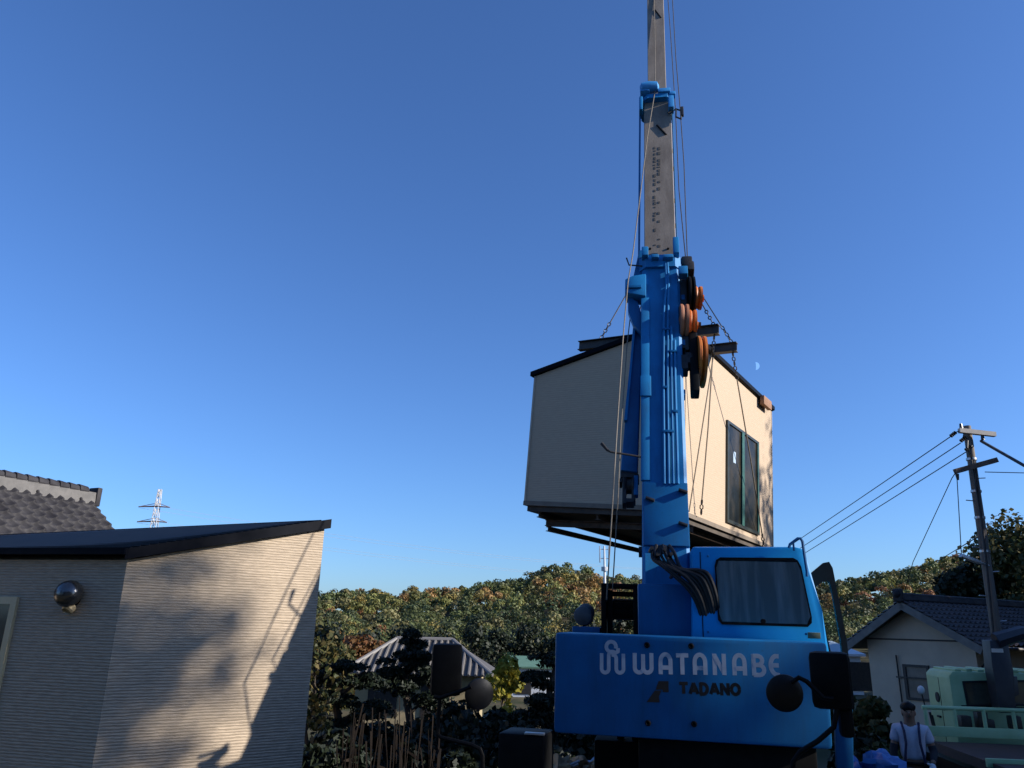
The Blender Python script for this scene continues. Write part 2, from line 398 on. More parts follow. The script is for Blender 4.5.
# ------------------------------------------------------------------ wooded hills (one far-off wood)
pts = []
for yy in np.arange(92, 250, 2.8):
    for xx in np.arange(-.42 * yy - 6, 1.15 * yy + 10, 2.7):
        x_ = xx + nr.uniform(-1.5, 1.5); y_ = yy + nr.uniform(-1.5, 1.5); pts.append((x_, y_))
pts = np.array(pts); gz = ground_z(pts[:, 0], pts[:, 1])
PAL = np.array([(.045, .058, .020), (.058, .07, .024), (.088, .092, .027), (.13, .105, .03), (.14, .085, .03), (.135, .065, .03), (.08, .075, .03), (.032, .045, .02)])
VV = []; QQ = []; CC = []; off = 0
for (x_, y_), z_ in zip(pts, gz):
    a = noise.noise(Vector((x_ * .035, y_ * .035, 0))); b = noise.noise(Vector((x_ * .02 + 9, y_ * .02, 3)))
    autumn = .5 + .9 * a + .35 * b + rnd.uniform(-.3, .3) + (.12 if x_ / y_ > .3 else 0) + (.10 if y_ > 190 else 0)
    c = PAL[rnd.choice([0, 1, 7, 0, 6])] if autumn < .58 else PAL[rnd.choice([1, 2, 2, 6, 3])] if autumn < .86 else PAL[rnd.choice([2, 3, 4, 4, 5])]
    r = rnd.choice([.9, 1.2, 1.4, 1.7, 2.1]) * rnd.uniform(.85, 1.15) * (1 + .25 * b); hh = r * rnd.choice([.9, 1.1, 1.3, 1.6])
    n = 170 if x_ < .75 * y_ else 40; nb = rnd.choice([2, 2, 3, 4]); bl = []
    for k in range(nb):
        ang = rnd.uniform(0, 6.28); q = r * (.0 if nb == 1 else .55) * rnd.uniform(.6, 1); s = r * (rnd.uniform(.85, 1.05) if nb == 1 else rnd.uniform(.55, .75))
        bl.append(((x_ + cos(ang) * q, y_ + sin(ang) * q, z_ + 1.4 + hh * rnd.uniform(.5, 1.15)), (s, s, s * .95)))
    P, Nn = clump_points(bl, n // nb, .6, -.35); v, q = quads(P, Nn, .23 * (y_ / 150) ** .7 * (r / 1.8) ** .6 if n > 60 else .6, .45, .8)
    VV.append(v); QQ.append(q + off); off += len(v); CC.append(np.repeat((c * rnd.uniform(.55, 1.3))[None] * nr.uniform(.9, 1.1, (len(v) // 4, 1)), 4, 0))
fo = np_mesh('forest', np.concatenate(VV), np.concatenate(QQ), leafmat('woodland_leaves', [(1.5, 1.45, 1.4), (1.75, 1.68, 1.58), (2.0, 1.9, 1.78)], .2, True), col=np.concatenate(CC))
setp(fo, 'mixed green and autumn woodland covering the hills', 'forest', kind='stuff')

# ------------------------------------------------------------------ left tiny house
A = at(127.5, 560, 8.3); LW = wall_frame((A.x, A.y, 0), 54)        # lit wall, x from near corner
bx_ = LW.at(312, 660, 0).x
zA = LW.atx(127.5, 560, 0).z; zA = LW.at(127.5, 560, 0).z; zB = LW.at(324, 528, 0).z
B3 = LW.w(bx_, 0, 0); A3 = Vector((A.x, A.y, 0))
DW = wall_frame((A.x, A.y, 0), 104)                                  # dark wall, x runs to the right up to the corner (x<=0)
D3 = DW.w(-6.2, 0, 0)
Cz = at(0, 532, 9.6); C3 = Vector((B3.x - 6.6, B3.y + 1.9, 0))
# far top corner of the roof: where the ridge line leaves the picture
C3 = atlevel(0, 531, zB + .16); k = 2.1; C3 = Vector((B3.x + (C3.x - B3.x) * k, B3.y + (C3.y - B3.y) * k, 0))
th = empty('tiny_house', ((A3 + B3 + C3 + D3) / 4), 'beige stone sided tiny house with a navy roof and round wall lamp', 'house', None)
b = MB(); base = [D3, A3, B3, C3]; zt = [zA, zA, zB, zB]
b.add([(p.x, p.y, .12) for p in base] + [(p.x, p.y, z) for p, z in zip(base, zt)],
      [(0, 1, 5, 4), (1, 2, 6, 5), (2, 3, 7, 6), (3, 0, 4, 7), (4, 5, 6, 7), (3, 2, 1, 0)])
b.build('wall', SIDE_A, th, weld=False)
b = MB(); 
b.add([(p.x, p.y, -.2) for p in base] + [(p.x, p.y, .118) for p in base], [(0, 1, 5, 4), (1, 2, 6, 5), (2, 3, 7, 6), (3, 0, 4, 7), (4, 5, 6, 7)])
b.build('foundation', mat('concrete', (.30, .29, .27), .9, 0, (.38, .37, .35), 4, bump=.2), th)
# roof sheet, slightly oversailing, with fascia boards
cen = (A3 + B3 + C3 + D3) / 4
def over(p, q): v = (p - cen); v.z = 0; return Vector((p.x, p.y, q)) + v.normalized() * .0
n_l = -(LW.M.to_3x3() @ Vector((0, 1, 0))); n_d = -(DW.M.to_3x3() @ Vector((0, 1, 0)))
rA = Vector((A3.x, A3.y, zA + .10)) + n_l * .035 + n_d * .06; rB = Vector((B3.x, B3.y, zB + .10)) + n_l * .035 + (LW.M.to_3x3() @ Vector((.06, 0, 0)))
rC = Vector((C3.x, C3.y, zB + .10)) - n_d * .05; rD = Vector((D3.x, D3.y, zA + .10)) + n_d * .06
roof = MB().slab([rD, rA, rB, rC], .045).build('roof', NAVYROOF, th)
sm = MB()                                                            # low standing seams parallel to the eave
for i in range(1, 26):
    f = i / 26; p = rA.lerp(rB, f); q = rD.lerp(rC, f); e = Vector((0, 0, .007)); dd = (q - p).normalized()
    sm.tube([p + dd * .05 + e, q + e], .012, 5)
sm.each('seam', NAVYROOF, roof)
fb = MB(); fz = Vector((0, 0, .115)); o1 = n_l * .022
def board(p, q, n, hgt, t):
    v = [p + n * .002, q + n * .002, q + n * t, p + n * t]
    return [tuple(x + Vector((0, 0, .012))) for x in v] + [tuple(x - Vector((0, 0, hgt))) for x in v]
BF = [(0, 1, 2, 3), (7, 6, 5, 4), (0, 4, 5, 1), (1, 5, 6, 2), (2, 6, 7, 3), (3, 7, 4, 0)]
fb.add(board(rA, rB, n_l, .10, .02), BF); fb.build('fascia', FASCIA, roof)
gb = MB(); gb.add(board(rD, rA + (rA - rD).normalized() * .02, n_d, .05, .04), BF); gb.build('gutter', FASCIA, roof)
# wall lamp
lc = DW.at(66.5, 598, -.12)
lm = MB(DW).lathe((lc.x, 0, lc.z), (0, -1, 0), [(.075, 0), (.075, .035), (.05, .045)], 24).build('lamp', BLACK, th)
hd = MB(DW)
prof = [(.02, .0), (.115, .005), (.137, .04), (.14, .085), (.128, .13), (.10, .17), (.055, .195), (.01, .203)]
hd.lathe((lc.x, -.03, lc.z + .02), (0, -.80, .28), prof, 28); hd.build('hood', mat('gunmetal_enamel', (.10, .10, .105), .22, .8, (.14, .135, .13), 6), lm)
hd = MB(DW).tube([(lc.x, -.02, lc.z - .09), (lc.x, -.06, lc.z - .115)], .05, 18)
hd.lathe((lc.x, -.06, lc.z - .10), (0, -.65, -.75), [(.06, 0), (.062, .03), (.045, .045), (.04, .03), (.01, .03)], 20)
hd.build('bulb', mat('cream_reflector', (.45, .36, .22), .3, .3), lm)
# window on the dark wall
wt = DW.at(20, 597, 0); wx1 = wt.x; wz1 = wt.z; wx0 = wx1 - 1.6; wz0 = DW.at(2, 694, 0).z - .55
fr = MB(DW).ring([(wx0, wz0), (wx1, wz0), (wx1, wz1), (wx0, wz1)], [(wx0 + .075, wz0 + .075), (wx1 - .075, wz0 + .075), (wx1 - .075, wz1 - .075), (wx0 + .075, wz1 - .075)], -.035, .02).build('window', CREAM, th)
gp = MB(DW).box2((wx0 + .07, -.012, wz0 + .07), (wx1 - .07, -.004, wz1 - .07)).build('pane', mat('dim_window_glass', (.045, .05, .045), .08, 0, (.07, .075, .06), 3, spec=.6), fr)

# ------------------------------------------------------------------ hanging tiny house
n_ = atlevel(672, 512, 4.6); a_ = radians(12)                        # near bottom corner; the load hangs about 4 degrees out of plumb
mu = (Vector((0, 0, 1)) + tan(radians(3.8)) * Vector((cos(a_), -sin(a_), 0))).normalized()
def mhit(px, py): d = ray(px, py); return CAM + d * (mu.dot(n_ - CAM) / mu.dot(d))
l_ = mhit(525, 506); r_ = mhit(773, 551)
def tilt_frame(o, xd):
    x = xd.normalized(); y = mu.cross(x); M = Matrix.Identity(4)
    for i in range(3): M[i][0] = x[i]; M[i][1] = y[i]; M[i][2] = mu[i]; M[i][3] = o[i]
    return Frame(M)
ML = tilt_frame(n_, r_ - n_); MD = tilt_frame(l_, n_ - l_)           # window wall, x from the near corner; end wall, x from the left
ZB = 0.0
Lw = (r_ - n_).length; Dw = (n_ - l_).length
ztn = .5 * (MD.at(670, 321, 0).z + ML.at(671, 323, 0).z); ztl = MD.at(533.5, 377, 0).z; ztr = ML.at(773.5, 413, 0).z
ll = ML.I @ l_
def RZ(s, w): return ztn + (ztr - ztn) * s / Lw + (ztl - ztn) * w / ll.y   # roof plane over local (s, w)
corners = [(ll.x, ll.y), (0, 0), (Lw, 0), (Lw, ll.y)]
mo = empty('hanging_tiny_house', ML.w(Lw / 2, ll.y / 2, ZB), 'beige tiny house hanging in mid air behind the crane boom with a glass sliding door', 'house', None)
bm_ = MB(ML)
bm_.add([(s, w, ZB + .10) for s, w in corners] + [(s, w, RZ(s, w)) for s, w in corners],
        [(0, 1, 5, 4), (1, 2, 6, 5), (2, 3, 7, 6), (3, 0, 4, 7), (4, 5, 6, 7), (3, 2, 1, 0)])
bm_.build('wall', SIDE_B, mo, weld=False)
def grow(d):                                                        # corners pushed outward
    c = Vector((sum(p[0] for p in corners) / 4, sum(p[1] for p in corners) / 4)); out = []
    for i, p in enumerate(corners):
        a = Vector(corners[i - 1]); q = Vector(p); e = Vector(corners[(i + 1) % 4])
        n1 = Vector(((q - a).y, -(q - a).x)).normalized(); n2 = Vector(((e - q).y, -(e - q).x)).normalized()
        k = (n1 + n2); k = k / max(.3, 1 + n1.dot(n2)); out.append(q + k * d)
    return out
ro = MB(ML).slab([(p.x, p.y, RZ(p.x, p.y) + .10) for p in grow(.07)], .09).build('roof', FASCIA, mo)
# base trim board, floor deck and steel skid
MB(ML).slab([(p.x, p.y, ZB + .098) for p in grow(.025)], .085).build('base_trim', mat('brown_base_trim', (.16, .125, .09), .6, 0, (.20, .16, .12), 5), mo)
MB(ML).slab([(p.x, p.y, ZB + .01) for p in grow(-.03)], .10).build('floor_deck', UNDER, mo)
def ibeam(mb, p, q, h, w, t=.014):
    p = Vector(p); q = Vector(q); d = (q - p).normalized(); u = Vector((0, 0, 1)); s = d.cross(u).normalized()
    for cz, hh, ww in ((h / 2 - t / 2, t, w), (-h / 2 + t / 2, t, w), (0, h - 2 * t, t)):
        vs = []
        for e in (p, q):
            for a, bb in ((-1, -1), (1, -1), (1, 1), (-1, 1)): vs.append(e + s * (a * ww / 2) + u * (cz + bb * hh / 2))
        mb.add([tuple(v) for v in vs], [(3, 2, 1, 0), (4, 5, 6, 7), (0, 1, 5, 4), (1, 2, 6, 5), (2, 3, 7, 6), (3, 0, 4, 7)])
zs = ZB - .085 - .055
for w_ in (.25, ll.y * .5, ll.y - .25):
    k = MB(ML); ibeam(k, (ll.x * w_ / ll.y + .05, w_, zs), (Lw - .1, w_, zs), .11, .09); k.build('floor_joist', RUST, mo)
zs2 = zs - .115
sk = [ML.I @ CAM] and None
def mlow(px, py, z): o = ML.I @ CAM; d = ML.I.to_3x3() @ ray(px, py); return o + d * ((z - o.z) / d.z)
b0_ = mlow(546, 523, zs2); b1_ = mlow(645, 527, zs2); b2_ = mlow(643, 549, zs2 - .0)
for p_, q_ in ((b0_, b1_ + (b1_ - b0_) * .45), (b2_ + Vector((.05, .0, 0)), b2_ + (b1_ - b0_) * 1.0)):
    k = MB(ML); ibeam(k, p_, q_, .12, .12); k.build('skid_beam', RUST, mo)
k = MB(ML); ibeam(k, b0_ + (b1_ - b0_) * .02 + Vector((.02, 0, -.108)), b2_ + (b1_ - b0_) * .15 + Vector((0, 0, -.108)), .09, .10); k.build('skid_brace', RUST, mo)
k = MB(ML); ibeam(k, (Lw * .84, -.08, zs2), (Lw * .84, ll.y + .05, zs2), .12, .12); k.build('skid_beam', RUST, mo)
for (s_, w_) in ((0, 0), (Lw, 0), (ll.x, ll.y)):                       # thin metal corner trims
    k = MB(ML); k.box2((s_ - .022, w_ - .012, ZB + .10), (s_ + .022, w_ + .022, RZ(s_, w_) - .004), .004); k.build('corner_trim', mat('beige_corner_trim', (.38, .31, .23), .5, .1, (.42, .345, .26), 6), mo)
# sliding door in the window wall
p00 = ML.at(725.3, 528, 0); p01 = ML.at(725.8, 420, 0); p10 = ML.at(758, 541, 0); p11 = ML.at(758.6, 443, 0)
wx0, wx1 = p00.x, p10.x; wz0 = ZB + .22; wz1 = .5 * (p01.z + p11.z); xm = ML.at(741, 440, 0).x
fr = MB(ML).ring([(wx0, wz0), (wx1, wz0), (wx1, wz1), (wx0, wz1)], [(wx0 + .10, wz0 + .07), (wx1 - .07, wz0 + .07), (wx1 - .07, wz1 - .06), (wx0 + .10, wz1 - .06)], -.045, .0).build('sliding_door', BRONZE, mo)
MB(ML).box2((xm - .07, -.055, wz0 + .06), (xm + .09, -.005, wz1 - .05)).build('stile', GREENAL, fr)
MB(ML).box2((wx1 - .13, -.05, wz0 + .06), (wx1 - .065, -.006, wz1 - .05)).build('stile', GREENAL, fr)
PANE = mat('dark_door_glass', (.012, .013, .010), .28, 0, (.055, .045, .03), 1.6, (1, 1, .8), spec=.12, detail=8, fac=(.40, .66))
for a, c in ((wx0 + .09, xm - .065), (xm + .085, wx1 - .12)):
    MB(ML).box2((a, -.02, wz0 + .065), (c, -.012, wz1 - .055)).build('pane', PANE, fr)
st = MB(ML).box2((wx0 + .42, -.0225, wz1 - .85), (wx0 + .58, -.0205, wz1 - .60)).build('sticker', mat('pale_sticker', (.35, .45, .55), .5), fr)
cp = ML.at(763.5, 400, -.05)
MB(ML).box((cp.x, -.11, RZ(cp.x, 0) - .03), (.62, .10, .22), .01).build('edge_pad', mat('brown_pad', (.22, .11, .06), .8, 0, (.28, .15, .085), 10, bump=.2), mo)

# spreader beams across the roof, slings and chains
HOOK = at(662, 232, 15.7)
ends = {}
for nm, (px, py, lab) in {'a': (719, 329.5, 'dark steel spreader beam across the roof nearer the crane boom'), 'b': (737, 347, 'dark steel spreader beam across the roof farther along from the boom')}.items():
    w_out = -.62 if nm == 'a' else -.55
    q = ML.at(px, py, w_out); sx_ = q.x; zq = q.z
    # the low side end overhangs the hidden long wall
    e2 = ML.I @ at(579, 350, 0.01) if False else None
    s2 = sx_ - .15; wl = (ML.atx(579, 350, s2).y if nm == 'a' else ends['a'][1].y + .1)
    k = MB(ML); ibeam(k, (sx_, w_out, zq), (s2, wl, zq), .20, .15)
    o = k.build('spreader_beam', BEAM, None); setp(o, lab, 'steel beam', 'spreader beams over the hanging house')
    ends[nm] = (Vector((sx_, w_out + .1, zq)), Vector((s2, wl - .1, zq)))
def sling(name, pts, r, lab, grp, m_):
    o = MB().tube(pts, r, 6).build(name, m_); setp(o, lab, 'wire sling', grp); return o
def chain(mb, p, q, link_=.09, r=.012):
    p = Vector(p); q = Vector(q); d = (q - p); L_ = d.length; d.normalize(); n = max(2, int(L_ / link_)); s1 = d.cross(Vector((.3, .2, .9))).normalized(); s2 = d.cross(s1)
    for i in range(n):
        c = p + d * (L_ * (i + .5) / n); s = s1 if i % 2 else s2
        mb.tube([c + d * (link_ * .55) + s * .0, c + d * link_ * .3 + s * .028, c - d * link_ * .3 + s * .028, c - d * link_ * .55, c - d * link_ * .3 - s * .028, c + d * link_ * .3 - s * .028, c + d * link_ * .55], r, 5, cap=False)
for nm, foot, lab in (('a', (701, 512), 'window side sling running down left of the glass door'), ('b', (764, 546), 'window side sling running down across the glass door')):
    top = ML.w(*ends[nm][0]) - Vector((0, 0, .1)); ft = ML.w(*ML.at(*foot, -.10))
    t = empty('wire_sling', ft, lab, 'wire sling', 'wire slings round the hanging house')
    c1 = top.lerp(ft, .13); k = MB(); chain(k, top, c1); k.build('shackle_chain', DARK, t)
    c2 = top.lerp(ft, .93); MB().tube([c1, c1.lerp(c2, .5) + Vector((.015, 0, 0)), c2], .014, 6).build('rope', ROPE, t)
    if nm == 'a': MB().tube([c1 + Vector((.01, 0, 0)), ML.w(*ML.at(689, 512, -.08))], .012, 6).build('rope', ROPE, t)
    k = MB(); chain(k, c2, ft - Vector((0, 0, .05))); k.build('shackle_chain', DARK, t)
for i, (e, lab) in enumerate(((ends['a'][1], 'chain topped sling rising from the low end of the nearer spreader beam'), (ends['b'][1], 'hidden sling rising from the low end of the farther spreader beam'),
                          (ends['a'][0], 'sling rising behind the boom from the nearer spreader beam over the door wall'), (ends['b'][0], 'sling rising behind the boom from the farther spreader beam over the door wall'))):
    p = ML.w(e.x, e.y - (.42 if i < 2 else 0), e.z + .1)
    c1 = p.lerp(HOOK, .14)
    t = empty('hook_sling', p, lab, 'wire sling', 'slings from the beams up to the hook')
    k = MB(); chain(k, p, c1); k.build('shackle_chain', DARK, t)
    MB().tube([c1, HOOK], .013, 6).build('rope', DROPE, t)

# ------------------------------------------------------------------ tiled roofs
def tile_roof(name, P, u, v, lu, lv, m_, parent, pitch=.27, course=.25, amp=.035, nu=7, hip=0):
    """P: ridge corner, u along the ridge, v down the slope; real pantile relief"""
    n_u = int(lu / pitch * nu) + 1; uu = np.linspace(0, lu, n_u)
    nc = int(lv / course); vv = np.concatenate([[i * course, (i + .93) * course, (i + .99) * course] for i in range(nc)])
    U, Vv_ = np.meshgrid(uu, vv); f = (U / pitch) % 1
    h = amp * np.where(f < .35, np.sin(f / .35 * pi) * 1.0, -.28 * np.sin((f - .35) / .65 * pi)) + .05 * ((Vv_ / course) % 1)
    n = np.cross(u, v); n = n / np.linalg.norm(n); n = n if n[2] > 0 else -n
    Ue = U + hip * Vv_
    X = np.asarray(P)[None, None] + Ue[..., None] * np.asarray(u) + Vv_[..., None] * np.asarray(v) + h[..., None] * n
    I = np.arange((len(vv) - 1) * n_u).reshape(-1, n_u)[:, :-1].ravel()
    return np_mesh(name, X.reshape(-1, 3), np.stack([I, I + 1, I + n_u + 1, I + n_u], 1), m_, parent, smooth=False)
TILE = mat('smoked_clay_tiles', (.020, .019, .022), .6, .0, (.045, .043, .046), 2.5, bump=.1, bs=12, spec=.12)
TILE2 = mat('brown_clay_tiles', (.045, .036, .034), .5, .0, (.085, .065, .06), 2.0, bump=.1, bs=12)
PLASTER = mat('pale_plaster', (.50, .40, .30), .85, 0, (.42, .335, .25), .9, bump=.1, bs=15)
MORTAR = mat('ridge_mortar', (.10, .096, .092), .9, 0, (.14, .133, .126), 5, bump=.2)

# left tiled house behind the tiny house
P = at(89, 501, 17.0); az = radians(24); du = np.array([-sin(az), -cos(az), 0]); ds = np.array([cos(az) * .80, -sin(az) * .80, -.60])
lh = empty('tiled_house', (P.x - 3, P.y - 4, 0), 'tile roofed house with a pale mortared ridge behind the navy roof', 'house')
ds2 = np.array([-ds[0], -ds[1], ds[2]]); Pn = np.array(P)
rf = tile_roof('roof', Pn, du, ds, 9.5, 4.2, TILE, lh, .25, .26, .06)
tile_roof('roof', Pn + np.array([0, 0, -.002]), du, ds2, 9.5, 4.2, TILE, lh)
rg_ = MB(); Pd = Vector(P); dU = Vector(du); side = Vector((cos(az), -sin(az), 0))
vs = []
for e in (Pd - dU * .06, Pd + dU * 9.5):
    for a, z in ((-.13, -.08), (.13, -.08), (.11, .19), (-.11, .19)): vs.append(e + side * a + Vector((0, 0, z)))
rg_.add([tuple(x) for x in vs], BF[:0] + [(0, 1, 2, 3), (7, 6, 5, 4), (0, 4, 5, 1), (1, 5, 6, 2), (2, 6, 7, 3), (3, 7, 4, 0)]); rdg = rg_.build('ridge', MORTAR, rf)
cap_ = MB()
for i in range(40):
    c = Pd + dU * (.12 + i * .24); cap_.tube([c + Vector((0, 0, .19)), c + dU * .225 + Vector((0, 0, .205))], [.115, .125], 10)
for i in range(9):
    c = Pd + dU * (.3 + i * 1.0) + side * .13; cap_.ball(c + Vector((0, 0, .0)), .035, 8, 6)
cap_.build('ridge_tile', TILE, rdg)
og = MB().box(Pd - dU * .12 + Vector((0, 0, .10)), (.30, .12, .42), .03, Matrix.Rotation(-az, 3, 'Z')).build('end_tile', TILE, rdg)
wl = MB(); 
for k, s1 in enumerate((1,)):
    q = [Pd + dU * .5 + side * 2.9, Pd + dU * 9 + side * 2.9, Pd + dU * 9 - side * 2.9, Pd + dU * .5 - side * 2.9]
    v0 = [(p.x, p.y, 0) for p in q] + [(p.x, p.y, P.z - 2.25) for p in q]
    m1 = Pd + dU * .5 - Vector((0, 0, .25)); m2 = Pd + dU * 9 - Vector((0, 0, .25)); v0 += [tuple(m1), tuple(m2)]
    wl.add(v0, [(0, 1, 5, 4), (2, 3, 7, 6), (1, 2, 6, 9, 5), (3, 0, 4, 8, 7), (4, 5, 9, 8), (6, 7, 8, 9)])
wl.build('wall', PLASTER, lh)

# right gable house
G0 = at(974, 643, 25.0); az_f = -32.0
GF = wall_frame((G0.x, G0.y, 0), 180 + az_f - 0)                     # gable wall: x runs from the far left corner to the near right corner
GF = wall_frame((G0.x, G0.y, 0), 148)
xl = GF.at(868, 650, 0).x
zg = -.7
GH = empty('gable_house', GF.w(xl / 2, 3, zg), 'old plastered house with a brown tiled gable roof behind the green truck', 'house')
ap = GF.at(904, 600, -.0); xa = xl / 2 - .1; za = GF.at(905, 603, -.35).z
ze = G0.z + .05; xr = .0
wl = MB(GF); dpt = 9.5
o_ = [(xl, zg), (0, zg), (0, ze), (xa, za - .12), (xl, ze)]
wl.prism(o_, 0, dpt); wl.build('wall', PLASTER, GH)
bt_ = MB(GF).box2((xl - .01, -.02, GF.at(920, 640, 0).z - .025), (.01, .0, GF.at(920, 640, 0).z + .025)).build('band', mat('dark_wood_band', (.05, .04, .033), .8), GH)
xw = GF.M.to_3x3() @ Vector((1, 0, 0)); yw = GF.M.to_3x3() @ Vector((0, 1, 0))
apex = GF.w(xa, -.55, za + .06)
sl_r = Vector((0 + .55 - xa, 0, (ze - .22) - za)); sl_l = Vector((xl - .65 - xa, 0, (ze - .34) - za))
sr = (GF.M.to_3x3() @ sl_r); slf = (GF.M.to_3x3() @ sl_l)
rfr = tile_roof('roof', np.array(apex), np.array(yw), np.array(sr.normalized()), dpt + 1.0, sr.length, TILE2, GH, .30, .28, .06)
rfl = tile_roof('roof', np.array(apex), np.array(yw), np.array(slf.normalized()), dpt + 1.0, slf.length, TILE2, GH, .26, .25, .04)
for (v_, nm) in ((sr, 1), (slf, 0)):
    k = MB(); d_ = v_.normalized(); up_ = d_.cross(yw).normalized(); up_ = up_ if up_.z > 0 else -up_
    L_ = v_.length; vs = []
    for e in (apex - up_ * .02, apex + v_ - up_ * .02):
        for a, bq in ((-.01, -.22), (.06, -.22), (.06, .015), (-.01, .015)): vs.append(tuple(e + yw * a + up_ * bq))
    k.add(vs, [(0, 1, 2, 3), (7, 6, 5, 4), (0, 4, 5, 1), (1, 5, 6, 2), (2, 6, 7, 3), (3, 7, 4, 0)]); k.build('bargeboard', mat('grey_bargeboard', (.13, .12, .11), .8, 0, (.18, .165, .15), 4), GH)
    k = MB(); vs = []                                                # boarded soffit closing the eaves
    for e in (apex + yw * .07 - up_ * .05, apex + v_ + yw * .07 - up_ * .05):
        for a, bq in ((0, -.05), (dpt + .9, -.05), (dpt + .9, 0), (0, 0)): vs.append(tuple(e + yw * a + up_ * bq))
    k.add(vs, [(0, 1, 2, 3), (7, 6, 5, 4), (0, 4, 5, 1), (1, 5, 6, 2), (2, 6, 7, 3), (3, 7, 4, 0)]); k.build('soffit', mat('soffit_board', (.10, .085, .07), .85), GH)
k = MB(); c0 = apex + Vector((0, 0, .02))
for i in range(3): k.tube([c0 + yw * -.02 + Vector((0, 0, .03 + .075 * i)), c0 + yw * (dpt + 1) + Vector((0, 0, .03 + .075 * i))], .13 - .025 * i, 10)
k.build('ridge', TILE, GH)
k = MB().box(c0 + yw * -.05 + Vector((0, 0, .16)), (.34, .14, .42), .05, Matrix.Rotation(-radians(148 - 90), 3, 'Z')); k.ball(c0 + yw * -.12 + Vector((0, 0, .2)), .12, 10, 8); k.build('end_tile', TILE, GH)
# gutter and downpipe on the near corner
ev = apex + sr
MB().tube([ev + Vector((0, 0, -.05)) + xw * .06, ev + yw * dpt + Vector((0, 0, -.08)) + xw * .06], .06, 8).build('gutter', DARK, GH)
MB(GF).tube([(.50, .1, ze - .3), (.07, .12, ze - .75), (.07, .12, zg)], .035, 8).build('downpipe', DARK, GH)
# window, pipe on the wall
q0 = GF.at(903, 664, 0); q1 = GF.at(934, 702, 0)
fr = MB(GF).ring([(q0.x, q1.z), (q1.x, q1.z), (q1.x, q0.z), (q0.x, q0.z)], [(q0.x + .10, q1.z + .08), (q1.x - .08, q1.z + .08), (q1.x - .08, q0.z - .08), (q0.x + .10, q0.z - .08)], -.06, .01).build('window', DARK, GH)
MB(GF).box2((q0.x + .08, -.02, q1.z + .06), (q1.x - .06, -.012, q0.z - .06)).build('pane', mat('dusty_glass', (.10, .085, .075), .25, 0, (.15, .125, .11), 2), fr)
MB(GF).box2((q0.x - .25, -.09, (q0.z * .6 + q1.z * .4)), (q1.x, -.065, (q0.z * .6 + q1.z * .4) + .05)).build('window_bar', DARK, fr)
pp = GF.at(897, 655, 0)
MB(GF).tube([(pp.x, -.06, pp.z), (pp.x + .02, -.06, zg)], .025, 6).build('wall_pipe', DARK, GH)

# far grey hip-roofed house in the valley
hc = at(425, 655, 32); rz = at(425, 641, 32).z; ez = at(420, 674, 31).z; gzv = float(ground_z(hc.x, hc.y))
HR = empty('hip_roof_house', (hc.x, hc.y, gzv), 'low house with a grey ribbed hip roof among the dark garden trees', 'house')
xL = at(343, 672, 31).x; xR = at(493, 672, 31).x; rl = at(395, 641, 33).x; rr = at(452, 641, 33).x
RIB = mat('grey_ribbed_roof', (.055, .05, .046), .7, .0, (.085, .078, .07), 3, bump=.1)
k = MB(); E1 = [Vector((xL, 30.5, ez)), Vector((xR, 30.5, ez)), Vector((xR, 36.5, ez)), Vector((xL, 36.5, ez))]; K1 = [Vector((rl, 33.5, rz)), Vector((rr, 33.5, rz))]
k.add([tuple(p) for p in E1 + K1], [(0, 1, 5, 4), (1, 2, 5), (2, 3, 4, 5), (3, 0, 4), (3, 2, 1, 0)]); hrf = k.build('roof', RIB, HR)
k = MB(); nR = 22
for i in range(nR):
    f = (i + .5) / nR; b_ = E1[0].lerp(E1[1], f); x_ = b_.x
    if x_ < rl: t_ = (x_ - xL) / (rl - xL)
    elif x_ > rr: t_ = (xR - x_) / (xR - rr)
    else: t_ = 1
    e_ = Vector((x_, 30.5 + 3 * t_, ez + (rz - ez) * t_)); k.tube([b_ + Vector((0, -.05, .02)), e_ + Vector((0, 0, .02))], .055, 6)
k.build('rib', mat('pale_rib', (.12, .11, .10), .7, .0), hrf)
k = MB(); k.tube([K1[0] + Vector((0, 0, .03)), K1[1] + Vector((0, 0, .03))], .10, 8)
for a, c in ((0, 0), (1, 1)): k.tube([E1[a] + Vector((0, 0, .03)), K1[c] + Vector((0, 0, .03))], .09, 8)
k.build('hip_cap', mat('grey_hip_cap', (.17, .16, .15), .6), hrf)
k = MB(); k.box2((xL + .5, 31.1, gzv - .3), (xR - .5, 36.0, ez - .002)); k.build('wall', mat('ochre_wall', (.30, .24, .13), .85, 0, (.36, .29, .17), 2), HR)
for x_ in (xL + 1.0, xL + 3.0): MB().box2((x_, 31.06, ez - 1.5), (x_ + 1.1, 31.12, ez - .3)).build('window', DARK, HR)

# green-roofed shed and white shed far away
def shed(px0, px1, pyt, pyb, Y, roofm, label, hz):
    a = at(px0, pyb, Y); c = at(px1, pyb, Y); zt_ = at(px0, pyt, Y).z; g0 = min(float(ground_z(a.x, Y)), a.z - .6)
    s = empty('shed', ((a.x + c.x) / 2, Y + 2, g0), label, 'shed')
    MB().box2((a.x + .2, Y + .3, g0), (c.x - .2, Y + 4, a.z - .003)).build('wall', WHITE, s)
    k = MB(); k.add([(a.x, Y, a.z), (c.x, Y, a.z), (c.x, Y + 4.4, zt_ + .2), (a.x, Y + 4.4, zt_ + .2), (a.x, Y, a.z + .12), (c.x, Y, a.z + .12), (c.x, Y + 4.4, zt_ + .32), (a.x, Y + 4.4, zt_ + .32)],
        [(3, 2, 1, 0), (4, 5, 6, 7), (0, 1, 5, 4), (1, 2, 6, 5), (2, 3, 7, 6), (3, 0, 4, 7)]); k.build('roof', roofm, s)
    MB().box2((a.x + .6, Y + .26, g0 + .2), (a.x + 1.8, Y + .33, a.z - .3)).build('door', DARK, s)
    return s
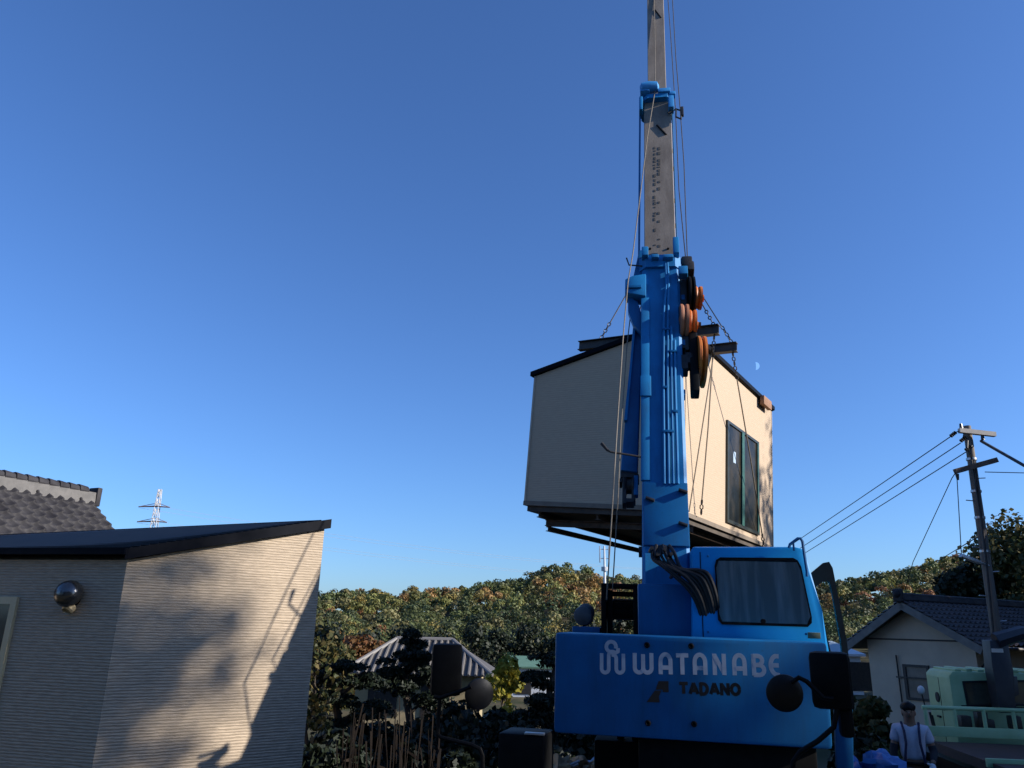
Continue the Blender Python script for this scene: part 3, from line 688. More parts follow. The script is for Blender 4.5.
shed(508, 560, 662, 668, 62, mat('mint_roof', (.07, .15, .10), .7, 0, (.09, .18, .12), 2), 'shed with a mint green roof beyond the yellow bush', 3)
shed(838, 866, 648, 656, 44, mat('pale_roof', (.5, .52, .54), .5), 'pale roofed shed between the crane and the gable house', 3)

# ------------------------------------------------------------------ the crane
PV = Vector((1.95, 8.6, 0))
SU = Frame(wall_frame(PV, 100).M @ Matrix.Rotation(radians(.8), 4, 'Y'))     # upper structure
CF = wall_frame(PV, 105)                                                     # carrier, its nose (local -y) towards the camera
cr = empty('mobile_crane', PV, 'blue mobile crane with its grey telescopic boom raised', 'crane')
def pxpoly(fr_, pts, y): return [((q := fr_.at(px, py, y)).x, q.z) for px, py in pts]

YC = -1.95
cwq = pxpoly(SU, [(553.5, 736), (833, 747), (827, 642), (553.5, 633)], YC)
x0 = cwq[0][0]; x1 = cwq[2][0]; z0 = .5 * (cwq[0][1] + cwq[1][1]); z1 = .5 * (cwq[2][1] + cwq[3][1])
print('counterweight width', round(x1 - x0, 2), 'height', round(z1 - z0, 2), 'bottom', round(z0, 2))
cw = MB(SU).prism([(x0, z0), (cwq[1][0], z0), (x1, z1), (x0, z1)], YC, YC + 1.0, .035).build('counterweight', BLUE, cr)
k = MB(SU)
for px, py in ((647, 645), (691, 646), (648, 723), (694, 724)):
    q = SU.at(px, py, YC); k.lathe((q.x, YC + .002, q.z), (0, -1, 0), [(.024, 0), (.024, .012), (.015, .016), (.004, .004)], 14)
k.each('bolt_socket', BLACK, cw)
# lettering: strokes laid out in units of the plate
u0 = SU.at(590 + 218 / 5.12, 630 + 122 / 5.12, YC); kk = (SU.at(590 + 972 / 5.12, 664, YC).x - u0.x) / (972 - 218)
def LP(u, v, s=.0): return (u0.x + (u - 218) * kk, u0.z - (v - 124 - .031 * (u - 218)) * kk)
lay = [0]
def stroke(mb, pts, wdt, rnd_=True):
    """one flat ribbon of lettering standing a few tenths of a millimetre prouder than the last"""
    lay[0] += 1; y1 = YC - .002 - .0005 * (lay[0] % 8); L_ = []; Rr = []; P = []
    for p in pts:
        if not P or (Vector(p) - P[-1]).length > wdt * .12: P.append(Vector(p))
    n = len(P)
    for i in range(n):
        a = P[max(i - 1, 0)]; c = P[min(i + 1, n - 1)]; t = (c - a).normalized(); nn = Vector((-t.y, t.x))
        if 0 < i < n - 1:
            t1 = (P[i] - a).normalized(); cs = max(.5, abs(nn.dot(Vector((-t1.y, t1.x))))); nn = nn / cs
        L_.append(P[i] + nn * wdt / 2); Rr.append(P[i] - nn * wdt / 2)
    out = L_ + Rr[::-1]
    m_ = len(out); vs = [(p.x, y1, p.y) for p in out] + [(p.x, YC + .004, p.y) for p in out]
    fs = [(i, i + 1, m_ - 2 - i, m_ - 1 - i) for i in range(n - 1)] + [(i, i + m_, (i + 1) % m_ + m_, (i + 1) % m_) for i in range(m_)]
    mb.add(vs, fs)
def arc(cx, cy, r, a0, a1, n=10, ry=None): return [(cx + r * cos(radians(a0 + (a1 - a0) * i / n)), cy - (ry or r) * sin(radians(a0 + (a1 - a0) * i / n))) for i in range(n + 1)]
def glyph(mb, strokes, w_):
    for s_ in strokes:
        if len(s_) >= 2: stroke(mb, [LP(*p) for p in s_], w_ * kk)
def flat(u): return 124 + .0 * u
T, Bm, SW = 127, 222, 21                                                     # cap line, base line and stroke width (slope comes from LP)
sl = lambda ps: ps
def letters(mb):
    G = []
    x = 229; G += [[(x, T - 8)] + [(x, T + 65)] + arc(x + 22, T + 68, 22, 180, 360, 10) + [(x + 44, T + 65), (x + 44, T - 2)], [(x + 44, T + 4)] + [(x + 44, T + 65)] + arc(x + 66, T + 68, 22, 180, 360, 10) + [(x + 88, T + 65), (x + 88, T - 8)]]
    def Aa(x, w):  # round shouldered A
        return [[(x, Bm + 2), (x, T + 34)] + arc(x + w / 2, T + 34, w / 2, 180, 0, 12, 36) + [(x + w, T + 34), (x + w, Bm + 2)], [(x + 6, T + 64), (x + w - 6, T + 64)]]
    G += Aa(364, 52)
    G += [[(446, T + 2), (509, T + 2)], [(477, T + 4), (477, Bm + 2)]]
    G += Aa(541, 54)
    G += [[(643, Bm + 2), (643, T - 8)], [(643, T - 2), (690, Bm - 6)], [(691, Bm + 2), (691, T - 8)]]
    G += Aa(743, 52)
    G += [[(841, Bm + 2), (841, T - 8)], [(838, T + 1)] + [(858, T + 1)] + arc(862, T + 23, 22, 90, -90, 8) + [(838, T + 46)], [(845, T + 46)] + [(866, T + 46)] + arc(868, T + 70, 24, 90, -90, 8) + [(838, T + 94)]]
    G += [[(968, T + 2)] + [(956, T + 1)] + arc(958, T + 46, 32, 100, 260, 12, 46) + [(968, T + 94)], [(930, T + 46), (966, T + 46)]]
    glyph(mb, G, SW)
k = MB(SU); letters(k); k.build('lettering', DECALW, cw, weld=False); k = MB(SU)
# the emblem: two linked U shapes under a looped S
E_ = [[(53, T - 5), (53, T + 68)] + arc(72, T + 74, 19, 180, 360, 10) + [(91, T + 68), (91, T + 22)],
      [(131, T + 20), (131, T + 68)] + arc(150, T + 74, 19, 180, 360, 10) + [(169, T + 68), (169, T - 3)],
      [(91, T + 62), (91, T + 10)] + arc(110, T + 6, 19, 180, 60, 6) + [(128, T - 2)],
      [(131, T + 62), (131, T + 40)] + arc(112, T + 22, 19, 0, 110, 6),
      arc(104, T - 38, 26, -20, 265, 14), [(103, T - 12), (126, T - 6), (140, T - 14), (142, T - 32)]]
glyph(k, E_, 19)
k.build('emblem', DECALW, cw, weld=False)
k = MB(SU); V1, V2 = 268, 318
def tad(x, ch):
    if ch == 'T': return [[(x, V1), (x + 44, V1)], [(x + 22, V1), (x + 22, V2)]]
    if ch == 'A': return [[(x + 2, V2), (x + 21, V1 - 4)], [(x + 21, V1 - 4), (x + 42, V2)], [(x + 10, V1 + 34), (x + 33, V1 + 34)]]
    if ch == 'D': return [[(x + 5, V2 + 4), (x + 5, V1 - 5)], [(x, V1), (x + 16, V1)] + arc(x + 18, (V1 + V2) / 2, 20, 90, -90, 8, 25) + [(x, V2)]]
    if ch == 'N': return [[(x + 5, V2 + 5), (x + 5, V1 - 5)], [(x + 5, V1 - 2), (x + 38, V2 + 1)], [(x + 38, V2 + 5), (x + 38, V1 - 5)]]
    if ch == 'O': return [arc(x + 22, (V1 + V2) / 2, 20, 0, 180, 10, 24), arc(x + 22, (V1 + V2) / 2, 20, 180, 360, 10, 24)]
G = []
for i, ch in enumerate('TADANO'): G += tad(458 + i * 52.5, ch)
glyph(k, G, 17)
k.build('lettering', DECALB, cw, weld=False); k = MB(SU)
def poly(mb, pts):
    lay[0] += 1; P = [LP(*p) for p in pts]; mb.prism([(p[0], p[1]) for p in P][::-1], YC - .004, YC + .004)
poly(k, [(352, 258), (403, 258), (403, 312), (372, 312), (372, 300), (336, 300)])
poly(k, [(332, 305), (366, 305), (352, 334), (356, 362), (288, 362)])
k.build('emblem', DECALB, cw, weld=False)

# under the counterweight: turntable frame and slewing ring
k = MB(SU); k.box2((-.95, -1.3, 1.32), (.95, 2.0, 1.62), .02); k.box2((-.55, YC + .12, z0 - .30), (cwq[1][0] - .1, -1.0, z0 - .003), .02); k.build('turntable', BLACK, cr)
MB().lathe((PV.x, PV.y, 1.12), (0, 0, 1), [(.75, 0), (.75, .20)], 36).build('slewing_ring', DARK, cr)

def sbox(name, px0, py0, px1, py1, y, depth, m_, parent=None, bev=.01):
    a = SU.at(px0, py1, y); c = SU.at(px1, py0, y)
    a2 = SU.at(px0, py0, y)
    return MB(SU).box2(((a.x + a2.x) / 2, y, a.z), (c.x, y + depth, c.z), bev).build(name, m_, parent or cr)
# turret behind the counterweight
YT = -.75
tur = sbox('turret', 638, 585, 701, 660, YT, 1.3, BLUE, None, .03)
q0 = SU.at(643, 545, YT + .05); q1 = SU.at(644, 590, YT + .05); q2 = SU.at(687, 548, YT + .05)
k = MB(SU); 
for xx in (q0.x, q2.x - .05):
    k.prism([(xx, q1.z), (xx + .05, q1.z), (xx + .05, q0.z + .35), (xx, q0.z + .35)], YT + .48, YT + 1.1, .008)
k.each('boom_cheek', BLUE, cr)
q = SU.at(655, 563, YT + .5)
MB(SU).box2((q0.x + .06, YT + .45, q1.z), (q2.x - .06, YT + .5, q0.z + .3)).build('inner_plate', BLUE, tur)
k = MB(SU); k.tube([(q0.x - .05, YT + .6, q0.z - .02), (q2.x + .05, YT + .6, q0.z - .02)], .06, 14); k.build('hinge_pin', DARK, tur)

# boom: local z runs along it, y away from the camera
BO = atz(666, 560, 8.02); BT = atz(655.5, 0, 14.2)
bz = (BT - BO).normalized(); bxv = (SU.M.to_3x3() @ Vector((1, 0, 0))); bxv = (bxv - bz * bxv.dot(bz)).normalized(); by = bz.cross(bxv)
Mb = Matrix.Identity(4)
for i in range(3): Mb[i][0] = bxv[i]; Mb[i][1] = by[i]; Mb[i][2] = bz[i]; Mb[i][3] = BO[i]
BF_ = Frame(Mb)
def bat(px, py, y=0.0): return BF_.at(px, py, y)
def sect(mb, w, h, za_, zb_, ch, yo=0.0, bev=0.0, xo=0.0):
    """chamfered box section"""
    o = [(-w / 2, ch * .0), (-w / 2 + ch, 0)]
    P = [(-w / 2 + ch, 0), (w / 2 - ch, 0), (w / 2, ch), (w / 2, h - 2.2 * ch), (w / 2 - 2.2 * ch, h), (-w / 2 + 2.2 * ch, h), (-w / 2, h - 2.2 * ch), (-w / 2, ch)]
    n = len(P); vs = [(x + xo, y + yo, za_) for x, y in P] + [(x + xo, y + yo, zb_) for x, y in P]
    mb.add(vs, [tuple(range(n)), tuple(range(2 * n - 1, n - 1, -1))] + [(i, (i + 1) % n, (i + 1) % n + n, i + n) for i in range(n)])
zt1 = bat(657, 257).z; zt2 = bat(656, 96).z
print('boom length to first collar', round(zt1, 2), 'second', round(zt2, 2))
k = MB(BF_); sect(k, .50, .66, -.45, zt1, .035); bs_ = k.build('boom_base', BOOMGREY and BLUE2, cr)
# lower cover plate, collars
a = bat(643, 545, -.03); c = bat(687.5, 483, -.03)
MB(BF_).box2((a.x, -.035, a.z), (c.x, .03, c.z), .012).build('cover_plate', BLUE, bs_)
for px, py in ((650, 500), (683, 492), (683, 525)):
    q = bat(px, py, -.04); MB(BF_).box((q.x, -.06, q.z), (.10, .045, .025), .004, Matrix.Rotation(.35, 3, 'Y')).build('step', DARK, bs_)
# left flange strip and long shadow edge
a = bat(643.5, 482, -.01); c = bat(650.5, 300, -.01)
MB(BF_).box2((-.262, -.022, a.z + .02), (-.155, .02, zt1 - .75), .01).build('side_rail', BLUE2, bs_)
q = bat(650, 386, -.03); MB(BF_).box((-.205, -.03, q.z), (.13, .03, .30), .01).build('side_bracket', BLUE2, bs_)
def collar(z_, w, h, m_, parent, t=.14, nm='collar'):
    k = MB(BF_); sect(k, w + .09, h + .10, z_ - t, z_, .10, -.045); return k.build(nm, m_, parent)
collar(zt1, .50, .66, BLUE2, bs_, .22)
k = MB(BF_)
for px, py, sx2, sz_ in ((645, 253, .09, .16), (676, 247, .08, .30), (655, 258, .10, .06), (668, 258, .14, .06), (683, 272, .12, .14)):
    q = bat(px, py, -.07); k.box((q.x, -.06, q.z), (sx2, .12, sz_), .012)
k.each('collar_lug', BLUE2, bs_)
# second and third sections
k = MB(BF_); sect(k, .435, .56, zt1 - .5, zt2, .008, .05); s2 = k.build('boom_section', BOOMGREY, cr)
k = MB(BF_); sect(k, .305, .42, zt2 - .5, zt2 + 7.0, .007, .10); s3 = k.build('boom_section', BOOMGREY, cr)
k = MB(BF_); sect(k, .24, .32, zt2 + 6.5, zt2 + 13.0, .04, .14); s4 = k.build('boom_section', BOOMGREY, cr)
zTop = zt2 + 13.0
col2 = collar(zt2, .435, .56, BLUE2, s2, .10)
k = MB(BF_)
q = bat(648, 90, -.05); k.lathe((q.x - .13, -.06, q.z + .02), (1, 0, .1), [(.05, 0), (.10, .03), (.11, .15), (.09, .28), (.03, .31)], 14)
q = bat(645, 91, -.05); k.box((q.x, -.02, q.z), (.16, .18, .14), .03); k.build('roller_cover', LBLUE, col2)
k = MB(BF_); q = bat(664, 92, -.03); k.box((q.x, -.03, q.z), (.20, .10, .09), .01); q = bat(671, 104, -.03); k.box((q.x, -.02, q.z), (.085, .14, .30), .01)
q = bat(671, 95, 0); k.box((q.x + .02, 0, q.z), (.10, .1, .08), .01); k.each('rope_guard', LBLUE, col2)
k = MB(BF_); q = bat(641, 105, 0); k.box((q.x, .05, q.z), (.06, .2, .35), .02); k.build('stop_block', BLUE2, col2)
k = MB(BF_); q = bat(668, 113, 0); q2 = bat(676, 109, 0); q3 = bat(682, 111, 0); q4 = bat(681, 119, 0); q5 = bat(676, 117, 0)
k.tube([(q.x, 0, q.z), (q2.x, 0, q2.z), (q3.x, 0, q3.z), (q4.x, 0, q4.z), (q5.x, 0, q5.z), (q2.x, 0, q2.z)], .016, 6)
k.box((q3.x, 0, q3.z - .02), (.05, .05, .22), .01); k.build('rope_keeper', DARK, col2)
collar(zt2 + 7.0, .305, .42, BLUE2, s3, .12); 
# length marks stencilled on the second section and chevrons
k = MB(BF_); r2 = random.Random(3)
for (pxa, pxb, y0_, y1_) in ((654.0, 656.0, 147, 246), (658.0, 660.5, 147, 246)):
    y_ = y0_
    while y_ < y1_:
        h_ = r2.choice([1.2, 2, 3, 2.4]); 
        if r2.random() < (.85 if y_ < 190 else .5):
            a = bat(pxa + r2.uniform(-.2, .4), y_ + h_, .048); c = bat(pxb - r2.uniform(0, .7), y_, .048)
            k.box2((a.x, .0455, a.z), (c.x, .052, c.z))
        y_ += h_ + r2.choice([.8, 1.2, 1.8])
k.each('length_mark', mat('stencil_black', (.07, .062, .05), .7), s2)
k = MB(BF_); a = bat(648, 136, .05); b_ = bat(657, 125.5, .05); c = bat(666, 135, .05)
k.tube([(b_.x, .046, b_.z), (c.x, .046, c.z)], .018, 5); k.tube([(bat(655, 10, .1).x, .097, bat(655, 10, .1).z), (bat(661, 18, .1).x, .097, bat(661, 18, .1).z)], .014, 5); k.build('chevron_mark', BLACK, s2)
k = MB(BF_)
for py in (150, 168, 200, 225): q = bat(671, py, .1); k.box((.222, .12, q.z), (.02, .05, .05), .004)
for px in (650, 668): q = bat(px, 249, .05); k.lathe((q.x, .05, q.z), (0, -1, 0), [(.018, 0), (.018, .012)], 10)
k.each('wear_pad', BLACK, s2)
# boom head out above
k = MB(BF_); k.box2((-.2, -.05, zTop - .3), (.2, .55, zTop + .15), .03); hd_ = k.build('boom_head', BLUE2, cr)
for xx in (-.1, 0, .1): MB(BF_).lathe((xx - .03, .62, zTop), (1, 0, 0), [(.2, 0), (.16, .03), (.2, .06)], 24).build('sheave', ORANGE, hd_)
HEADP = BF_.w(0, .75, zTop)
k = MB(); k.box(HOOK + Vector((0, 0, .55)), (.32, .45, .6), .08); k.ball(HOOK + Vector((0, 0, .15)), .13); k.tube([HOOK + Vector((0, 0, .1)), HOOK + Vector((.0, .08, -.05)), HOOK + Vector((0, 0, -.12)), HOOK + Vector((0, -.1, -.04))], .045, 8)
k.build('hook_block', mat('hook_yellow', (.5, .35, .03), .5, 0, (.4, .28, .03), 6), cr)
k = MB()
for dx in (-.09, .09): k.tube([HOOK + Vector((dx, 0, .85)), HEADP + Vector((dx, 0, -.1))], .012, 5)
k.build('hoist_rope', DROPE, cr)
# side rods and ropes running up the boom
k = MB(BF_); a = bat(639, 252, .05); c = bat(640, 100, .05); k.tube([(a.x, .1, a.z), (c.x, .1, c.z)], .017, 6)
a = bat(677.5, 250, .05); c = bat(672.5, 112, .05); k.tube([(a.x, .1, a.z), (c.x, .1, c.z)], .014, 6); k.build('guide_rod', BLUE, s2)
k = MB(BF_)
for line in (((687.5, 262), (684, 164), (680, 107), (676, 60), (672.5, 0)), ((686, 262), (679, 190), (675.5, 110), (671, 40), (668, 0))):
    k.tube([tuple(bat(px, py, .2)) for px, py in line], .008, 5)
k.build('jib_rope', DROPE, cr)
# main rope from the winch up the back of the boom
def inter(px, py, y): q = bat(px, py, y); return BF_.w(*q)
WP = SU.w(*SU.at(606.5, 600, -.34))
p1 = [WP, inter(612, 512, -.20), inter(617, 430, -.22), inter(623, 339, -.22), inter(628, 282, -.20), inter(633, 253, -.18), inter(642.5, 177, -.13), inter(647.7, 135, -.08), inter(655.2, 90, -.05), inter(655.0, 45, .07), inter(654, 0, .09), BF_.w(0, .1, zTop)]
k = MB(); k.tube(p1, .0085, 6); k.tube([SU.w(*SU.at(612.5, 590, -.0)), inter(618, 498, -.05), inter(621, 430, .0), inter(627, 345, .1), inter(634, 285, .15)], .007, 6); k.build('winch_rope', ROPE, cr)
# pipes down the right of the boom base
k = MB(BF_)
for i, (pa, pb) in enumerate(((663.5, 664.5), (667.5, 669), (671.5, 673.5), (675, 678))):
    yy = -.035; top_y = 300 + i * 14
    kpts = []
    if i < 2: kpts = [bat(665.5 + 2 * i, 262, yy), bat(666.5 + 2 * i, 285, yy), bat(664 + 4.0 * i, 310, yy)]
    else: kpts = [bat(pa - .3, top_y, .0)]
    pts_ = [tuple((q.x, yy, q.z)) for q in kpts] + [(bat(pa, 380, yy).x, yy, bat(pa, 380, yy).z), (bat(pb, 484, yy).x, yy, bat(pb, 484, yy).z)]
    k.tube(pts_, .017, 8)
k.each('hydraulic_pipe', BLUE2, bs_)
k = MB(BF_)
for py, p0_, p1_ in ((330, 662, 670), (352, 669, 677), (388, 662, 668), (432, 662, 674), (412, 672, 678)): a = bat(p0_, py, -.03); c = bat(p1_, py, -.03); k.box2((a.x, -.058, a.z - .016), (c.x, -.004, a.z + .016), .005)
for py in (300, 345, 395): q = bat(681.5, py, .1); k.box((q.x + .02, .1, q.z), (.05, .12, .09), .01)
k.each('pipe_clamp', BLUE, bs_)
# left bracket and hanging jib strut
k = MB(BF_); a = bat(625, 296, -.02); c = bat(646, 277, -.02)
k.prism([(a.x, a.z + .03), (c.x, a.z - .04), (c.x, c.z + .03), (a.x + .10, c.z), (a.x, c.z - .06)], -.06, .16, .02); br = k.build('jib_bracket', BLUE2, bs_)
k = MB(BF_); q = bat(634, 287, -.07); k.box((q.x, -.075, q.z), (.20, .03, .05), .008); q = bat(643, 262, -.02)
k.prism([tuple((bat(px, py, .05).x, bat(px, py, .05).z)) for px, py in ((633, 325), (642, 335), (642, 316), (638, 303), (628, 296), (628, 312))], .03, .12, .01)
k.prism([tuple((bat(px, py, .05).x, bat(px, py, .05).z)) for px, py in ((633, 278), (644, 278), (644, 250), (639, 250))], .05, .2, .01); k.each('bracket_web', BLUE, br)
k = MB(BF_)
k.prism([tuple((bat(px, py, .15).x, bat(px, py, .15).z)) for px, py in ((620.5, 470), (637.5, 472), (642, 330), (643, 310), (633, 325), (626, 410))], .15, .40, .02)
jb = k.build('jib', BLUE, cr)
k = MB(BF_)
k.prism([tuple((bat(px, py, .10).x, bat(px, py, .10).z)) for px, py in ((624, 420), (627, 420), (636, 320), (634.5, 320))], .10, .16)
k.build('jib_rod', BLUE2, jb)
k = MB(BF_)
for pa in ((620.5, 470, 638, 477), (622, 477, 626.5, 503), (631.5, 477, 635.5, 500), (624, 498, 634, 502), (619, 478, 622, 482), (636, 474, 639, 479)):
    a = bat(pa[0], pa[3], .18); c = bat(pa[2], pa[1], .18); k.box2((a.x, .18, a.z), (c.x, .34, c.z), .01)
q = bat(629, 484, .2); k.lathe((q.x - .05, .26, q.z), (1, 0, 0), [(.12, 0), (.09, .03), (.09, .07), (.12, .10)], 20); k.build('jib_fork', DARK, jb)
q = bat(636, 486, .2); MB(BF_).box((q.x, .22, q.z), (.05, .1, .25), .01).build('fork_plate', BLUE2, jb)
# hook-ended rope guide sticking out to the left
k = MB(BF_); k.tube([(bat(643, 455, -.05).x, .0, bat(643, 455, -.05).z), (bat(611, 455, -.05).x, -.12, bat(611, 455, -.05).z), (bat(607.5, 453, -.05).x, -.12, bat(607.5, 453, -.05).z), (bat(602, 446.5, -.05).x, -.12, bat(602, 446.5, -.05).z)], [.012, .012, .016, .022], 8); k.build('rope_guide', DARK, bs_)
k = MB(BF_); a = bat(642, 266, 0); k.tube([(a.x, 0, a.z), (bat(629, 265, 0).x, 0, bat(629, 265, 0).z), (bat(626.5, 258, 0).x, 0, bat(626.5, 258, 0).z)], .011, 6); k.build('rope_guide', DARK, bs_)
# sheaves of the stowed jib head on the right
def wheel(nm, px, py, wpx, hpx, m_, yy=.15, parent=None):
    q = bat(px, py, yy); r_ = abs(bat(px, py - hpx / 2, yy).z - bat(px, py + hpx / 2, yy).z) / 2; t = abs(bat(px + wpx / 2, py, yy).x - bat(px - wpx / 2, py, yy).x)
    prof = [(.03, -.02), (r_ * .35, 0), (r_ * .8, .0), (r_, 0), (r_, t * .28), (r_ * .88, t * .5), (r_, t * .72), (r_, t), (r_ * .8, t), (r_ * .7, t * .8), (r_ * .3, t * .8), (.05, t + .03)]
    return MB(BF_).lathe((q.x - t / 2, yy, q.z), (1, .08, 0), prof, 36).build(nm, m_, parent)
jh = MB(BF_)
q = bat(685, 310, .2); jh.box((q.x - .02, .2, bat(685, 310, .2).z), (.10, .30, 1.5), .02)
for px, py in ((690, 271), (688, 266)): q = bat(px, py, .15); jh.box((q.x - .02, .15, q.z), (.15, .25, .16), .03)
for py in (298, 325, 360): q = bat(688, py, .15); q2 = bat(701, py, .15); jh.tube([(q.x, .15, q.z), (q2.x, .15, q2.z)], .04, 10)
jhead = jh.build('jib_head', DARK, cr)
wheel('sheave', 697.5, 298, 8, 18, ORANGE, .15, jhead); wheel('sheave', 690, 300, 6, 36, BLACK, .18, jhead)
wheel('sheave', 683.5, 322, 8, 28, mat('faded_orange', (.42, .17, .08), .6, 0, (.34, .13, .06), 7), .05, jhead); wheel('sheave', 691.5, 325, 8, 24, ORANGE, .1, jhead)
wheel('sheave', 700.5, 362, 8, 42, ORANGE, .2, jhead)
q0_ = bat(694, 372, .08); 
MB(BF_).box2((bat(691, 393, .08).x, .02, bat(693, 393, .08).z), (bat(696.5, 330, .08).x, .22, bat(693, 332, .08).z), .02).build('rope_guard', BLACK, jhead)
k = MB(BF_); q = bat(685, 362, .1)
for dx, dz, s_ in ((0, 0, .13), (.06, .05, .10), (-.02, -.10, .11), (.03, .16, .05)): k.box((q.x + dx, .12, q.z + dz), (s_, .2, s_), .02)
k.each('latch', DARK, jhead)
k = MB(BF_); 
for px in (685.5, 688): k.tube([(bat(px, 335, .1).x, .08, bat(px, 335, .1).z), (bat(px, 358, .1).x, .08, bat(px, 358, .1).z)], .012, 6)
k.each('latch_rod', DARK, jhead)

# hoses looping from the boom foot into the turret
hs = MB(SU)
for i in range(8):
    o = i * 2.3; r3 = random.Random(i)
    pts_ = [(654 + i * 2.2, 545 + r3.uniform(0, 3), .15), (652 + i * 3.2, 556 + r3.uniform(-4, 4), -.02), (662 + i * 2.8, 566 + i * .4, -.12), (676 + o * 1.4, 578 - i * 1.2 + r3.uniform(-2, 2), -.14), (690 + o * 1.2, 592 - o, -.16), (699 + o * 1.15, 610 - o * .5, -.14), (702 + o * 1.05, 628, -.05), (701 + o * .8, 642, .0)]
    P3 = [SU.at(a, b_, YT + yy) for a, b_, yy in pts_]
    # smooth through the points
    S3 = []
    for j in range(len(P3) - 1):
        p0 = P3[max(j - 1, 0)]; p1_ = P3[j]; p2_ = P3[j + 1]; p3 = P3[min(j + 2, len(P3) - 1)]
        for t in (0, .25, .5, .75):
            S3.append(.5 * ((2 * p1_) + (p2_ - p0) * t + (2 * p0 - 5 * p1_ + 4 * p2_ - p3) * t * t + (3 * p1_ - p0 - 3 * p2_ + p3) * t ** 3))
    S3.append(P3[-1]); hs.tube(S3, .015 + .004 * (i % 3), 8)
hs.each('hydraulic_hose', HOSE, cr)
k = MB(SU)
for px, py in ((650, 551), (656, 557), (663, 552), (669, 557), (671, 577), (677, 578)):
    q = SU.at(px, py, YT + .05); k.tube([(q.x, YT + .1, q.z), (q.x + .02, YT - .08, q.z + .02)], .02, 8)
k.each('hose_fitting', DARK, tur)

# winch on the left
wf = MB(SU); yw0 = .22
def wb(px0, py0, px1, py1, y, d, m=wf):
    a = SU.at(px0, py1, y); c = SU.at(px1, py0, y); m.box2((a.x, y, a.z), (c.x, y + d, c.z), .006)
wb(601, 584, 606, 640, yw0, .4); wb(633.5, 584, 638, 640, yw0, .4); wb(601, 584, 637, 587, yw0, .4)
wb(607.5, 590, 612.5, 640, yw0 + .1, .08)
for py, h_ in ((592, 4), (603, 5), (610, 5)): wb(604, py, 636, py + h_, yw0 + .2, .06)
wch = wf.build('winch_frame', BLACK, cr)
a = SU.at(603, 607, yw0 + .35); c = SU.at(636, 607, yw0 + .35)
k = MB(SU); k.lathe((a.x, yw0 + .35, a.z - .02), (1, 0, 0), [(.2, 0), (.2, .02), (.12, .02), (.12, c.x - a.x - .02), (.2, c.x - a.x - .02), (.2, c.x - a.x)], 24); k.build('winch_drum', DARK, wch)
q = SU.at(584, 616, yw0 + .2)
k = MB(SU); k.lathe((q.x, yw0 + .0, q.z), (.0, 1, 0), [(.05, 0), (.10, .02), (.11, .1), (.11, .24), (.06, .28)], 20); k.ball((q.x + .03, yw0 + .12, q.z + .04), .10, 14, 10); k.build('slew_motor', mat('grey_casting', (.07, .075, .08), .6, .2, (.12, .12, .12), 9), cr)
k = MB(SU); a = SU.at(572, 640, yw0); c = SU.at(600, 627, yw0); k.box2((a.x, yw0, a.z), (c.x, yw0 + .5, c.z), .02); k.build('motor_mount', BLUE, cr)

# cab
YB = -.88
cp_ = pxpoly(SU, [(692, 660), (831, 660), (822, 610), (806.5, 555), (803, 548.5), (795, 546.5), (692, 546.5)], YB)
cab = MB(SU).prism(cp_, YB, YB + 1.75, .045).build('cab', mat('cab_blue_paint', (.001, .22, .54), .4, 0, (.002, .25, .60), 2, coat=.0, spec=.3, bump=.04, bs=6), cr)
def oval(pts, k_, n_):  # shrink an outline towards its centre
    cx = sum(p[0] for p in pts) / len(pts); cz = sum(p[1] for p in pts) / len(pts); return [(cx + (x - cx) * k_, cz + (z - cz) * k_ * n_) for x, z in pts]
wo = pxpoly(SU, [(722, 624.5), (718, 620), (714.5, 566), (716, 560), (720, 557.5), (793, 558), (797.5, 560.5), (801, 567), (811.5, 617), (811.5, 623), (807.5, 627)], YB)
wi = oval(wo, .968, .985)
wfr = MB(SU).ring(wo, wi, YB - .018, YB + .01).build('rear_window', BLACK, cab)
nC = 90; cv = []; W0 = oval(wo, .965, .98)
# curtain hanging inside the glass
top_ = [(713.5 + i * (796 - 713.5) / nC) for i in range(nC + 1)]
rc = random.Random(5); ph = 0
bk_ = MB(SU).prism(oval(wo, .975, .985), YB - .003, YB + .005).build('inner_shade', mat('dark_cab_interior', (.02, .024, .028), .9), wfr)
k = MB(SU); rows = 8; vs = []
zc0 = min(z for x, z in wi); zc1 = max(z for x, z in wi)
for r_ in range(rows + 1):
    f = r_ / rows; zz = zc1 + (zc0 - zc1) * (.045 + .935 * f)
    pr = [(wi[i], wi[(i + 1) % len(wi)]) for i in range(len(wi))]; xs = []
    zq = min(max(zz, zc0 + 1e-4), zc1 - 1e-4)
    for (ax, az_), (bx2, bz2) in pr:
        if (az_ - zq) * (bz2 - zq) <= 0 and abs(az_ - bz2) > 1e-6: xs.append(ax + (bx2 - ax) * (zq - az_) / (bz2 - az_))
    xa0, xb0 = min(xs), max(xs)
    for i in range(nC + 1):
        g_ = i / nC; fold = .006 * sin(g_ * 52 + 1.5 * sin(g_ * 9)) * (1 - .5 * f) + .0035 * sin(g_ * 21 + 1 + f)
        vs.append((xa0 + (xb0 - xa0) * g_, YB - .0115 + fold * .55, zz))
k.add(vs, [(r_ * (nC + 1) + i, r_ * (nC + 1) + i + 1, (r_ + 1) * (nC + 1) + i + 1, (r_ + 1) * (nC + 1) + i) for r_ in range(rows) for i in range(nC)])
k.build('curtain', mat('grey_curtain_cloth', (.34, .38, .37), .95, 0, (.72, .74, .70), 3.0, (4, 1, .35), fac=(.45, .75), detail=3), wfr, 80)
MB(SU).prism(oval(wo, .975, .985), YB - .0175, YB - .0155).build('pane', glassmat('tinted_cab_glass', (.55, .7, .85), .40, (.94, .97, .98)), wfr)
